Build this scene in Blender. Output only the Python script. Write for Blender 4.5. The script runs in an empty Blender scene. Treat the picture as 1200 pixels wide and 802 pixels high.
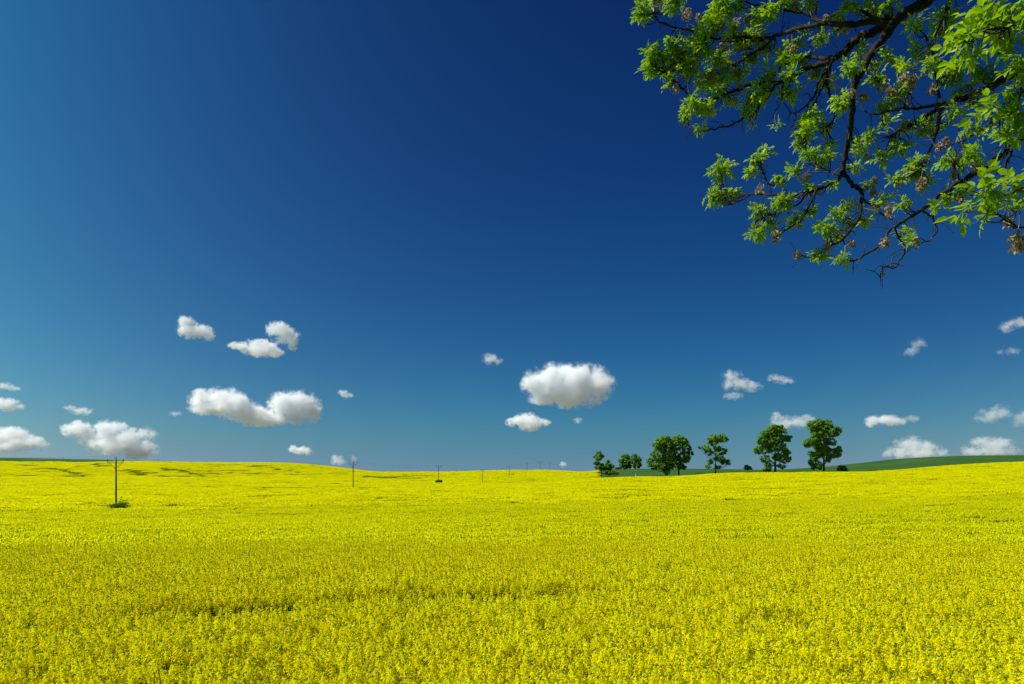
import bpy, bmesh, math, random
import numpy as np
from mathutils import Vector, Matrix

R = math.radians
sc = bpy.context.scene
COL = sc.collection
rng = np.random.default_rng(7)
random.seed(7)

# ------------------------------------------------------------------ camera
F = 906.0                      # focal length in photo pixels (photo is 1200 x 802)
HY = 552.6                     # photo row of the horizon: the camera is level and its lens shifted up (verticals stay upright)
CAM_Z = 3.45
cam_d = bpy.data.cameras.new('camera')
cam = bpy.data.objects.new('camera', cam_d)
COL.objects.link(cam)
cam.location = (0, 0, CAM_Z)
cam.rotation_euler = (R(90), 0, 0)
cam_d.sensor_width = 36.0
cam_d.lens = 36.0 * F / 1200.0
cam_d.shift_y = (HY - 401.0) / 1200.0
cam_d.clip_start = 0.05
cam_d.clip_end = 90000
sc.camera = cam

# ------------------------------------------------------------------ sky and sun
EXPOSURE = 0.55
SUN_EL, SUN_AZ = R(50), R(-88)        # azimuth from the view direction, negative = to the left
SUN_DIR = Vector((math.sin(SUN_AZ) * math.cos(SUN_EL), math.cos(SUN_AZ) * math.cos(SUN_EL), math.sin(SUN_EL)))
world = bpy.data.worlds.new("World")
sc.world = world
world.use_nodes = True
nt = world.node_tree
nt.nodes.clear()
def N(tree, typ, **kw):
    n = tree.nodes.new(typ)
    for k, v in kw.items():
        setattr(n, k, v)
    return n
def math_node(tree, op, a, b=None, c=None, clamp=False):
    n = N(tree, 'ShaderNodeMath', operation=op)
    n.use_clamp = clamp
    for i, v in enumerate((a, b, c)):
        if v is None:
            continue
        if isinstance(v, (int, float)):
            n.inputs[i].default_value = v
        else:
            tree.links.new(v, n.inputs[i])
    return n.outputs[0]
sky = N(nt, 'ShaderNodeTexSky', sky_type='NISHITA')
sky.sun_disc = False
sky.sun_elevation = SUN_EL
sky.sun_rotation = SUN_AZ
sky.altitude = 300
sky.air_density = 1.0
sky.dust_density = 0.3
sky.ozone_density = 2.0
SKY_STRENGTH = 0.1
skyc = N(nt, 'ShaderNodeTexCoord')
skys = N(nt, 'ShaderNodeSeparateXYZ'); nt.links.new(skyc.outputs['Generated'], skys.inputs[0])
skyv = N(nt, 'ShaderNodeCombineXYZ')
nt.links.new(skys.outputs[0], skyv.inputs[0]); nt.links.new(skys.outputs[1], skyv.inputs[1])
nt.links.new(math_node(nt, 'MAXIMUM', skys.outputs[2], 0.045), skyv.inputs[2])
nt.links.new(skyv.outputs[0], sky.inputs[0])
# a clear sky seen through a polarising filter on contrasty film: light scattered at right angles to the sun is the most
# polarised and darkens, more so in red than in blue; the haze just over the horizon keeps its light
geo = N(nt, 'ShaderNodeTexCoord')
dot = N(nt, 'ShaderNodeVectorMath', operation='DOT_PRODUCT')
nt.links.new(geo.outputs['Generated'], dot.inputs[0])
dot.inputs[1].default_value = SUN_DIR
c2 = math_node(nt, 'MULTIPLY', dot.outputs['Value'], dot.outputs['Value'])
pol = math_node(nt, 'DIVIDE', math_node(nt, 'SUBTRACT', 1.0, c2), math_node(nt, 'ADD', 1.0, c2))
sep = N(nt, 'ShaderNodeSeparateXYZ')
nt.links.new(geo.outputs['Generated'], sep.inputs[0])
elev = math_node(nt, 'MAXIMUM', math_node(nt, 'ARCSINE', sep.outputs[2]), 0.0)
low = math_node(nt, 'EXPONENT', math_node(nt, 'MULTIPLY', elev, -180 / math.pi / 7.0))
rgb = N(nt, 'ShaderNodeSeparateColor')
nt.links.new(sky.outputs[0], rgb.inputs[0])
comb = N(nt, 'ShaderNodeCombineColor')
FILM = [(0.011, 0.53, -3.484, 1.509, -1.83, 0.349), (2.302, 1.079, -5.976, -0.021, -1.167, 2.877), (1.006, 0.965, -3.209, 0.077, -0.524, 1.669)]
pol2 = math_node(nt, 'MULTIPLY', pol, pol)
elev30 = math_node(nt, 'MULTIPLY', elev, 180 / math.pi / 30)
for ch, (ka, kb, kc, kd, ke, kf) in enumerate(FILM):
    v = math_node(nt, 'POWER', math_node(nt, 'MULTIPLY', rgb.outputs[ch], 0.1), kb)
    w = math_node(nt, 'EXPONENT', math_node(nt, 'ADD', math_node(nt, 'MULTIPLY', pol, kc), math_node(nt, 'MULTIPLY', low, kd)))
    w = math_node(nt, 'MULTIPLY', w, math_node(nt, 'EXPONENT', math_node(nt, 'ADD', math_node(nt, 'MULTIPLY', elev30, ke), math_node(nt, 'MULTIPLY', pol2, kf))))
    v = math_node(nt, 'MULTIPLY', math_node(nt, 'MULTIPLY', v, w), math.exp(ka) / SKY_STRENGTH / 2 ** EXPOSURE)
    nt.links.new(v, comb.inputs[ch])
bg = N(nt, 'ShaderNodeBackground')
bg.inputs['Strength'].default_value = SKY_STRENGTH
nt.links.new(comb.outputs[0], bg.inputs['Color'])
wout = N(nt, 'ShaderNodeOutputWorld')
nt.links.new(bg.outputs[0], wout.inputs['Surface'])

sun_d = bpy.data.lights.new('sun', 'SUN')
sun_d.energy = 4.6
sun_d.angle = R(0.53)
sun_d.color = (1.0, 0.95, 0.86)
sun = bpy.data.objects.new('sun', sun_d)
COL.objects.link(sun)
sun.rotation_euler = (-SUN_DIR).to_track_quat('-Z', 'Y').to_euler()

# ------------------------------------------------------------------ exposure and render settings
sc.view_settings.view_transform = 'Standard'
sc.view_settings.look = 'None'
sc.view_settings.exposure = EXPOSURE
sc.view_settings.gamma = 1.0
sc.view_settings.use_curve_mapping = False
sc.render.engine = 'CYCLES'
cy = sc.cycles
cy.max_bounces = 26
cy.diffuse_bounces = 3
cy.glossy_bounces = 2
cy.transmission_bounces = 4
cy.volume_bounces = 24
cy.transparent_max_bounces = 12
cy.volume_max_steps = 256
cy.use_denoising = True
cy.denoiser = 'OPENIMAGEDENOISE'
cy.denoising_input_passes = 'RGB_ALBEDO_NORMAL'
cy.denoising_prefilter = 'ACCURATE'
cy.use_adaptive_sampling = True
cy.adaptive_threshold = 0.012

# ------------------------------------------------------------------ small helpers
def at(px, py, depth):
    """The point of the world at forward distance DEPTH that stands at photo pixel (px, py)."""
    return Vector(((px - 600.0) / F * depth, depth, CAM_Z + (HY - py) / F * depth))
def z_at(py, depth):
    return CAM_Z + (HY - py) / F * depth

def tag(o, label=None, cat=None, group=None, kind=None):
    if label: o['label'] = label
    if cat: o['category'] = cat
    if group: o['group'] = group
    if kind: o['kind'] = kind
    return o
def empty(name, loc, rz=0.0):
    o = bpy.data.objects.new(name, None)
    o.location = loc
    o.rotation_euler = (0, 0, rz)
    o.empty_display_size = 0.3
    COL.objects.link(o)
    return o

class MB:
    """collects polygons for one mesh"""
    def __init__(self):
        self.v, self.f, self.m = [], [], []
        self.n = 0
    def add(self, verts, faces, mat=0):
        base = self.n
        self.v.extend([tuple(p) for p in verts])
        self.f.extend([tuple(i + base for i in f) for f in faces])
        self.m.extend([mat] * len(faces))
        self.n += len(verts)
    def tube(self, pts, radii, seg=6, mat=0, cap=True):
        pts = [Vector(p) for p in pts]
        n = len(pts)
        t0 = (pts[1] - pts[0]).normalized()
        ref = Vector((0, 0, 1)) if abs(t0.z) < 0.9 else Vector((1, 0, 0))
        u = t0.cross(ref).normalized()
        verts, faces = [], []
        for i, p in enumerate(pts):
            t = (pts[min(i + 1, n - 1)] - pts[max(i - 1, 0)])
            if t.length < 1e-9: t = t0
            t.normalize()
            u = (u - t * u.dot(t))
            if u.length < 1e-6: u = t.orthogonal()
            u.normalize()
            w = t.cross(u)
            for k in range(seg):
                a = 2 * math.pi * k / seg
                verts.append(p + (u * math.cos(a) + w * math.sin(a)) * radii[i])
        for i in range(n - 1):
            for k in range(seg):
                k2 = (k + 1) % seg
                faces.append((i * seg + k, i * seg + k2, (i + 1) * seg + k2, (i + 1) * seg + k))
        if cap:
            faces.append(tuple(reversed(range(seg))))
            faces.append(tuple(range((n - 1) * seg, n * seg)))
        self.add(verts, faces, mat)
    def box(self, c, sx, sy, sz, mat=0, rot=None):
        c = Vector(c)
        vs = []
        for dz in (-1, 1):
            for dx, dy in ((-1, -1), (1, -1), (1, 1), (-1, 1)):
                p = Vector((dx * sx / 2, dy * sy / 2, dz * sz / 2))
                if rot is not None: p = rot @ p
                vs.append(c + p)
        self.add(vs, [(3, 2, 1, 0), (4, 5, 6, 7), (0, 1, 5, 4), (1, 2, 6, 5), (2, 3, 7, 6), (3, 0, 4, 7)], mat)
    def mesh(self, name, mats, smooth=False):
        me = bpy.data.meshes.new(name)
        me.from_pydata(self.v, [], self.f)
        for m in mats: me.materials.append(m)
        if len(mats) > 1:
            me.polygons.foreach_set('material_index', self.m)
        if smooth:
            me.polygons.foreach_set('use_smooth', [True] * len(me.polygons))
        me.update()
        return me
    def build(self, name, mats, parent=None, smooth=False, loc=None):
        if not isinstance(mats, (list, tuple)): mats = [mats]
        o = bpy.data.objects.new(name, self.mesh(name, mats, smooth))
        COL.objects.link(o)
        if parent is not None:
            o.parent = parent
        if loc is not None: o.location = loc
        return o

def smooth_line(pts, sub=4):
    """Catmull-Rom through points (any dimension)"""
    P = np.array(pts, float)
    if len(P) < 3: 
        t = np.linspace(0, 1, sub + 1)[:, None]
        return P[0] * (1 - t) + P[-1] * t
    E = np.vstack([2 * P[0] - P[1], P, 2 * P[-1] - P[-2]])
    out = []
    for i in range(1, len(E) - 2):
        p0, p1, p2, p3 = E[i - 1], E[i], E[i + 1], E[i + 2]
        for s in range(sub):
            t = s / sub
            out.append(0.5 * ((2 * p1) + (-p0 + p2) * t + (2 * p0 - 5 * p1 + 4 * p2 - p3) * t * t + (-p0 + 3 * p1 - 3 * p2 + p3) * t ** 3))
    out.append(P[-1])
    return np.array(out)

def vnoise(x, y, seed=0):
    """smooth value noise on a 2-D lattice, about -1..1"""
    x = np.asarray(x, float); y = np.asarray(y, float)
    xi, yi = np.floor(x).astype(np.int64), np.floor(y).astype(np.int64)
    fx, fy = x - xi, y - yi
    fx = fx * fx * (3 - 2 * fx); fy = fy * fy * (3 - 2 * fy)
    def h(a, b):
        n = (a * 374761393 + b * 668265263 + seed * 1442695041) & 0xffffffff
        n = ((n ^ (n >> 13)) * 1274126177) & 0xffffffff
        n = n ^ (n >> 16)
        return (n & 0xffff) / 32767.5 - 1.0
    return (h(xi, yi) * (1 - fx) + h(xi + 1, yi) * fx) * (1 - fy) + (h(xi, yi + 1) * (1 - fx) + h(xi + 1, yi + 1) * fx) * fy

# ------------------------------------------------------------------ materials
def new_mat(name):
    m = bpy.data.materials.new(name)
    m.use_nodes = True
    m.node_tree.nodes.clear()
    return m, m.node_tree
def ramp_from(t, fac, stops):
    r = N(t, 'ShaderNodeValToRGB')
    el = r.color_ramp.elements
    while len(el) < len(stops): el.new(0.5)
    for e, (p, c) in zip(el, stops):
        e.position = p
        e.color = (*c, 1)
    t.links.new(fac, r.inputs[0])
    return r.outputs[0]
def leafy(name, stops, scale=3.0, transl=0.35, tcol=None, spec=0.25, rough=0.5, detail=2.0, per_object=0.0):
    """a leaf or petal: colour varies from place to place, some of the light passes through"""
    m, t = new_mat(name)
    tc = N(t, 'ShaderNodeTexCoord')
    no = N(t, 'ShaderNodeTexNoise')
    no.inputs['Scale'].default_value = scale
    no.inputs['Detail'].default_value = detail
    t.links.new(tc.outputs['Object'], no.inputs['Vector'])
    fac = no.outputs[0]
    if per_object:
        oi = N(t, 'ShaderNodeObjectInfo')
        fac = math_node(t, 'ADD', fac, math_node(t, 'MULTIPLY', math_node(t, 'SUBTRACT', oi.outputs['Random'], 0.5), per_object))
    col = ramp_from(t, fac, stops)
    d = N(t, 'ShaderNodeBsdfPrincipled')
    d.inputs['Roughness'].default_value = rough
    d.inputs['Specular IOR Level'].default_value = spec
    t.links.new(col, d.inputs['Base Color'])
    tr = N(t, 'ShaderNodeBsdfTranslucent')
    mixc = N(t, 'ShaderNodeMix', data_type='RGBA', blend_type='MULTIPLY')
    mixc.inputs[0].default_value = 1.0
    t.links.new(col, mixc.inputs[6])
    mixc.inputs[7].default_value = (*(tcol or (1, 1, 1)), 1)
    t.links.new(mixc.outputs[2], tr.inputs['Color'])
    mx = N(t, 'ShaderNodeMixShader')
    mx.inputs[0].default_value = transl
    t.links.new(d.outputs[0], mx.inputs[1])
    t.links.new(tr.outputs[0], mx.inputs[2])
    o = N(t, 'ShaderNodeOutputMaterial')
    t.links.new(mx.outputs[0], o.inputs['Surface'])
    return m
def solid(name, stops, scale=5.0, rough=0.8, stretch=(1, 1, 1), bump=0.0, metal=0.0):
    m, t = new_mat(name)
    tc = N(t, 'ShaderNodeTexCoord')
    mp = N(t, 'ShaderNodeMapping')
    mp.inputs['Scale'].default_value = stretch
    t.links.new(tc.outputs['Object'], mp.inputs['Vector'])
    no = N(t, 'ShaderNodeTexNoise')
    no.inputs['Scale'].default_value = scale
    no.inputs['Detail'].default_value = 5
    t.links.new(mp.outputs[0], no.inputs['Vector'])
    col = ramp_from(t, no.outputs[0], stops)
    d = N(t, 'ShaderNodeBsdfPrincipled')
    d.inputs['Roughness'].default_value = rough
    d.inputs['Specular IOR Level'].default_value = 0.2
    d.inputs['Metallic'].default_value = metal
    t.links.new(col, d.inputs['Base Color'])
    if bump:
        b = N(t, 'ShaderNodeBump')
        b.inputs['Strength'].default_value = bump
        b.inputs['Distance'].default_value = 0.02
        t.links.new(no.outputs[0], b.inputs['Height'])
        t.links.new(b.outputs[0], d.inputs['Normal'])
    o = N(t, 'ShaderNodeOutputMaterial')
    t.links.new(d.outputs[0], o.inputs['Surface'])
    return m

M_petal = leafy('rapeseed_petal', [(0.25, (0.86, 0.805, 0.001)), (0.75, (0.95, 0.92, 0.002))], 9, 0.55, (1, 1, 0.9), 0.05, 0.7, per_object=0.3)
M_bud = leafy('rapeseed_bud', [(0.3, (0.30, 0.36, 0.012)), (0.7, (0.42, 0.46, 0.02))], 9, 0.2, None, 0.1, 0.6)
M_stalk = leafy('rapeseed_stalk', [(0.3, (0.17, 0.27, 0.010)), (0.7, (0.27, 0.36, 0.018))], 6, 0.42, (1, 1, 0.7), 0.04, 0.8, per_object=0.3)
M_weed = leafy('weed_leaf', [(0.3, (0.030, 0.095, 0.012)), (0.7, (0.07, 0.16, 0.02))], 0.6, 0.3, (1, 1, 0.6), 0.2, 0.5)
M_bark = solid('shaded_bark', [(0.3, (0.010, 0.008, 0.006)), (0.6, (0.026, 0.020, 0.015)), (0.8, (0.06, 0.05, 0.038))], 14, 0.9, (1, 1, 1), 0.5)  # near black: crown shade over grey-brown bark is put into the colour
M_twig = solid('lit_twig', [(0.3, (0.06, 0.05, 0.035)), (0.7, (0.17, 0.14, 0.10))], 6, 0.8)  # paler copy of the bark: sunlight put into the colour of random twigs
M_leaf = leafy('maple_leaf', [(0.2, (0.13, 0.26, 0.004)), (0.5, (0.23, 0.385, 0.005)), (0.8, (0.34, 0.49, 0.008))], 1.6, 0.5, (1.15, 1.15, 0.4), 0.3, 0.45)
M_seed = leafy('dry_seed', [(0.3, (0.22, 0.145, 0.07)), (0.7, (0.46, 0.35, 0.20))], 30, 0.3, None, 0.2, 0.6)
M_poplar = leafy('poplar_leaf', [(0.25, (0.11, 0.24, 0.036)), (0.5, (0.20, 0.37, 0.055)), (0.8, (0.29, 0.47, 0.075))], 0.35, 0.55, (1, 1.1, 0.5), 0.25, 0.5)
M_bushleaf = leafy('bush_leaf', [(0.3, (0.06, 0.16, 0.018)), (0.7, (0.13, 0.26, 0.03))], 1.2, 0.4, (1, 1.1, 0.5), 0.25, 0.5)
M_yellowbush = leafy('young_bush_leaf', [(0.3, (0.13, 0.25, 0.02)), (0.7, (0.22, 0.34, 0.03))], 1.2, 0.3, (1, 1.1, 0.5), 0.2, 0.5)
M_trunk = solid('poplar_bark', [(0.3, (0.05, 0.04, 0.03)), (0.7, (0.14, 0.12, 0.10))], 3, 0.9)
M_polewood = solid('pole_wood', [(0.3, (0.045, 0.028, 0.018)), (0.7, (0.12, 0.075, 0.045))], 5, 0.85, (6, 6, 0.5))
M_iron = solid('dark_iron', [(0.3, (0.05, 0.05, 0.055)), (0.7, (0.10, 0.10, 0.11))], 8, 0.6)
M_porcelain = solid('brown_porcelain', [(0.3, (0.05, 0.03, 0.025)), (0.7, (0.09, 0.05, 0.04))], 8, 0.3)
M_wire = solid('wire_metal', [(0.3, (0.18, 0.18, 0.19)), (0.7, (0.28, 0.28, 0.29))], 2, 0.5)
M_white = solid('white_paint', [(0.3, (0.72, 0.72, 0.70)), (0.7, (0.82, 0.82, 0.80))], 4, 0.6)
M_wheat = leafy('wheat_blade', [(0.3, (0.030, 0.10, 0.014)), (0.7, (0.055, 0.15, 0.022))], 0.3, 0.25, (1, 1, 0.6), 0.2, 0.5, per_object=0.3)

# ------------------------------------------------------------------ terrain: height of the crop's surface
LD = np.array([7, 12, 25, 50, 110, 208, 320, 380, 450, 550, 680, 760, 1000, 1500, 3500, 9000], float)
# photo rows of the crop surface at those forward distances (from 110 m on), by photo column
PROF = {
    -400: [596, 571, 560, 562, 560, 550, 538, 532, 536, 545, 550, 552],
    0:    [595, 571, 560, 562, 560, 551, 541.2, 536.4, 539, 545, 550, 552],
    100:  [595, 571, 560, 562, 560, 551, 542.0, 538.4, 541, 547, 550, 552],
    190:  [595, 571, 560, 562, 559, 550, 542.4, 541.2, 544, 548, 550, 552],
    300:  [594, 571, 560, 562, 559, 549, 542, 543, 546, 549, 551, 552],
    360:  [594, 571, 561, 562.5, 560, 551, 544, 546, 549, 550, 551, 552],
    410:  [593, 572, 562, 563.5, 561, 555, 549.5, 551, 552, 552, 552, 552],
    450:  [592, 572, 563.5, 565, 562, 557.5, 553.3, 553.8, 554, 553, 553, 553],
    520:  [592, 573, 565.5, 566, 563, 557, 553, 554, 555, 554, 553, 553],
    600:  [591, 573, 567, 567.5, 563, 556, 551, 552.6, 554, 554, 553, 553],
    640:  [590, 572, 565, 567, 562, 556, 551, 552.6, 554, 554, 553, 553],
    690:  [590, 570, 561.5, 564, 561, 557, 553.4, 553, 554, 554, 553, 553],
    720:  [589, 569, 559.7, 561, 559, 554.5, 550.2, 551, 554, 554, 553, 553],
    780:  [588, 568, 558.7, 560, 558, 553, 549.3, 550.2, 554, 554, 553, 553],
    850:  [587, 566, 554.9, 556.5, 555.5, 552.5, 549.9, 550.6, 554, 554, 553, 553],
    900:  [586, 564, 553.9, 555.5, 555, 552.6, 550.6, 551.2, 554, 554, 553, 553],
    950:  [585, 562, 553.8, 555, 554, 551, 548.3, 549.4, 553, 554, 553, 553],
    1000: [583, 560, 553.6, 555, 552.6, 548, 543.7, 545, 550, 552, 553, 553],
    1050: [582, 558, 551.0, 553, 549.5, 543.5, 538.3, 540, 546, 551, 552, 553],
    1100: [580, 556, 546.9, 549.5, 546.5, 540.5, 535.4, 537, 544, 550, 552, 553],
    1150: [578, 553.5, 543.8, 546.5, 544, 539, 534.1, 536, 543, 549, 552, 553],
    1200: [576, 551, 541.8, 545, 543, 538.5, 533.8, 536, 542, 548, 552, 553],
    1600: [568, 542, 531, 534, 533, 531, 530, 532, 538, 546, 552, 553],
}
COLS = np.array(sorted(PROF), float)
def near_h(px):
    s = np.clip((px - 500) / 700, 0, 1)
    return [CAM_Z - 2.15, CAM_Z - 2.22, CAM_Z - (2.75 - 0.15 * s), CAM_Z - (3.7 - 0.6 * s)]
def pchip(x, y, q):
    h = np.diff(x); d = np.diff(y) / h
    m = np.zeros_like(y)
    for i in range(1, len(x) - 1):
        if d[i - 1] * d[i] > 0:
            w1, w2 = 2 * h[i] + h[i - 1], h[i] + 2 * h[i - 1]
            m[i] = (w1 + w2) / (w1 / d[i - 1] + w2 / d[i])
    m[0], m[-1] = d[0], d[-1]
    i = np.clip(np.searchsorted(x, q) - 1, 0, len(x) - 2)
    t = (q - x[i]) / h[i]
    return (y[i] * (1 + 2 * t) * (1 - t) ** 2 + h[i] * m[i] * t * (1 - t) ** 2 + y[i + 1] * t * t * (3 - 2 * t) + h[i] * m[i + 1] * t * t * (t - 1))
QL = np.linspace(math.log(7), math.log(9000), 260)
QC = np.arange(-400, 1601, 10.0)
_tab = np.array([pchip(np.log(LD), np.array(near_h(c) + [z_at(y, d) for y, d in zip(PROF[c], LD[4:])]), QL) for c in COLS])
TAB = np.array([pchip(COLS, _tab[:, j], QC) for j in range(len(QL))]).T       # [column, distance]
def col_of(X, Y):
    return 600 + F * X / np.maximum(Y, 0.5)
def crop_z(X, Y):
    """height of the crop's (or, where none grows, the ground's) surface"""
    X = np.asarray(X, float); Y = np.asarray(Y, float)
    r = np.hypot(X, Y)
    az = np.clip(np.arctan2(X, Y), R(-46), R(46))
    D = np.clip(r * np.cos(az), 7.0, 8900)
    c = np.clip(600 + F * np.tan(az), -399, 1599)
    jf = (np.log(D) - QL[0]) / (QL[1] - QL[0]); j = np.clip(jf.astype(int), 0, len(QL) - 2); fj = jf - j
    i_f = (c - QC[0]) / 10.0; i = np.clip(i_f.astype(int), 0, len(QC) - 2); fi = i_f - i
    z = (TAB[i, j] * (1 - fi) + TAB[i + 1, j] * fi) * (1 - fj) + (TAB[i, j + 1] * (1 - fi) + TAB[i + 1, j + 1] * fi) * fj
    return z
def left_edge(c):
    """distance at which the rapeseed on the left hill gives way to the green crop"""
    return 690 + 100 * np.clip((c - 95) / 110, 0, 1) ** 1.6
def rape_mask(X, Y):
    """1 where rapeseed grows"""
    X = np.asarray(X, float); Y = np.asarray(Y, float)
    c = col_of(X, Y)
    right_limit = 327 + 1.2 * vnoise(X / 9, Y / 9, 5)
    left_limit = np.where(c < 205, left_edge(c) + 4 * vnoise(X / 12, Y / 40, 9), 1400)
    lim = np.where(c > 697 + 4 * vnoise(Y / 12, X / 30, 6), right_limit, left_limit)
    return ((Y < lim) & (np.hypot(X, Y) > 6.3)).astype(float)
STAND = 1.12                     # height of the crop
def ground_z(X, Y):
    X = np.asarray(X, float); Y = np.asarray(Y, float)
    c = col_of(X, Y)
    kr = 1 - np.clip((Y - 324) / 14, 0, 1)
    kl = np.where(c < 205, 1 - np.clip((Y - left_edge(c)) / 20, 0, 1), 1.0)
    sr = np.clip((c - 682) / 26, 0, 1)
    k = kl * (1 - sr) + kr * sr
    r = np.hypot(X, Y)
    z = crop_z(X, Y) - STAND * k
    bank = np.clip((7.0 - r) / 4.0, 0, 1)               # the road bank the photographer stands on
    return z + bank * bank * (3 - 2 * bank) * (CAM_Z - 1.65 - z)
def gz(x, y): return float(ground_z(x, y))
def find_depth(px, py, lo, hi, n=400):
    """distance at which the crop's surface shows at (px, py), searched between lo and hi"""
    D = np.linspace(lo, hi, n)
    best = None
    for d in D:
        p = at(px, py, d)
        if p.z <= float(crop_z(p.x, p.y)):
            return d
    return hi

def build_ground():
    az = np.concatenate([np.linspace(-180, -48, 34)[:-1], np.linspace(-48, 48, 420), np.linspace(48, 180, 34)[1:]])
    rr = np.concatenate([[0.0], np.exp(np.linspace(math.log(1.0), math.log(60), 60)), np.exp(np.linspace(math.log(62), math.log(1100), 170)), np.exp(np.linspace(math.log(1150), math.log(40000), 30))])
    A, RR = np.meshgrid(np.radians(az), rr, indexing='ij')
    X, Y = RR * np.sin(A), RR * np.cos(A)
    Z = ground_z(X, Y)
    na, nr = A.shape
    idx = np.arange(na * nr).reshape(na, nr)
    quads = np.stack([idx[:-1, :-1], idx[:-1, 1:], idx[1:, 1:], idx[1:, :-1]], -1).reshape(-1, 4)
    me = bpy.data.meshes.new('ground')
    me.from_pydata(np.stack([X, Y, Z], -1).reshape(-1, 3).tolist(), [], quads[:, ::-1].tolist())
    a = me.attributes.new('rape', 'FLOAT', 'POINT')
    a.data.foreach_set('value', rape_mask(X, Y).reshape(-1))
    me.polygons.foreach_set('use_smooth', [True] * len(me.polygons))
    me.validate(); me.update()
    m, t = new_mat('ground_soil_and_wheat')
    at_ = N(t, 'ShaderNodeAttribute', attribute_name='rape')
    geo = N(t, 'ShaderNodeNewGeometry')
    n1 = N(t, 'ShaderNodeTexNoise'); n1.inputs['Scale'].default_value = 0.045; n1.inputs['Detail'].default_value = 6
    n2 = N(t, 'ShaderNodeTexNoise'); n2.inputs['Scale'].default_value = 2.5; n2.inputs['Detail'].default_value = 4
    t.links.new(geo.outputs['Position'], n1.inputs['Vector']); t.links.new(geo.outputs['Position'], n2.inputs['Vector'])
    wheat = ramp_from(t, n1.outputs[0], [(0.3, (0.021, 0.064, 0.011)), (0.55, (0.034, 0.088, 0.014)), (0.75, (0.048, 0.112, 0.018))])
    soil = ramp_from(t, n2.outputs[0], [(0.3, (0.05, 0.10, 0.012)), (0.7, (0.10, 0.16, 0.02))])
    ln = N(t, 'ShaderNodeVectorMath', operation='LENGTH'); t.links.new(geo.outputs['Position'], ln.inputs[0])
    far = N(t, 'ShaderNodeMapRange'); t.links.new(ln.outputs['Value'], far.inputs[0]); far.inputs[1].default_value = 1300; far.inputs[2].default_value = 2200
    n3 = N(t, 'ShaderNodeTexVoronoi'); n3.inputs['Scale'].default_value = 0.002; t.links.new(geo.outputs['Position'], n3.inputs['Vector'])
    land = ramp_from(t, n3.outputs['Color'], [(0.2, (0.10, 0.12, 0.07)), (0.5, (0.24, 0.21, 0.15)), (0.8, (0.16, 0.18, 0.10))])  # unseen far land, greyed so its bounce leaves the cloud bases less green
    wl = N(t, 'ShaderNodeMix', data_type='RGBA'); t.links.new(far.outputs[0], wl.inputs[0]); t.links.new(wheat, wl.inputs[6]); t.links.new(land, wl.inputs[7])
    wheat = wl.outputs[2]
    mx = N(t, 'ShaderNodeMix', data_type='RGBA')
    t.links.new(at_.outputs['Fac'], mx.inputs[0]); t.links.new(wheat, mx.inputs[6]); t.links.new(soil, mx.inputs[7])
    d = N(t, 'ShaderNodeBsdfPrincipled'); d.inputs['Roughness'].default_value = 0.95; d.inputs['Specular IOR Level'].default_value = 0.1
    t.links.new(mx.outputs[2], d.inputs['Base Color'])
    b = N(t, 'ShaderNodeBump'); b.inputs['Strength'].default_value = 0.6; b.inputs['Distance'].default_value = 0.3
    t.links.new(n2.outputs[0], b.inputs['Height']); t.links.new(b.outputs[0], d.inputs['Normal'])
    o = N(t, 'ShaderNodeOutputMaterial'); t.links.new(d.outputs[0], o.inputs['Surface'])
    me.materials.append(m)
    ob = bpy.data.objects.new('ground', me)
    COL.objects.link(ob)
    tag(ob, kind='structure')
build_ground()

# ------------------------------------------------------------------ leaf clouds
def leaf_cloud(mb, c, rad, n, size, rs, mat=0, shell=0.5, up=0.4, droop=0.0):
    """n small pointed leaf faces through an ellipsoid, the outer ones facing outwards"""
    c = np.array(c); rad = np.array(rad)
    d = rs.normal(size=(n, 3)); d /= np.linalg.norm(d, axis=1)[:, None]
    r = shell + (1 - shell) * rs.uniform(size=(n, 1)) ** 0.6
    r *= rs.uniform(0.75, 1.12, (n, 1))
    p = c + d * r * rad
    nn = d * 0.8 + rs.normal(size=(n, 3)) * 0.7 + np.array([0, 0, up])
    nn /= np.linalg.norm(nn, axis=1)[:, None]
    t = np.cross(nn, rs.normal(size=(n, 3))); t /= np.linalg.norm(t, axis=1)[:, None]
    b = np.cross(nn, t)
    s = size * rs.uniform(0.6, 1.35, (n, 1))
    q = np.stack([p - t * s, p + b * s * .5 - nn * s * .1, p + t * s, p - b * s * .5 - nn * s * .1], 1).reshape(-1, 3)
    mb.add(q.tolist(), np.arange(n * 4).reshape(n, 4).tolist(), mat)

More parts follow.
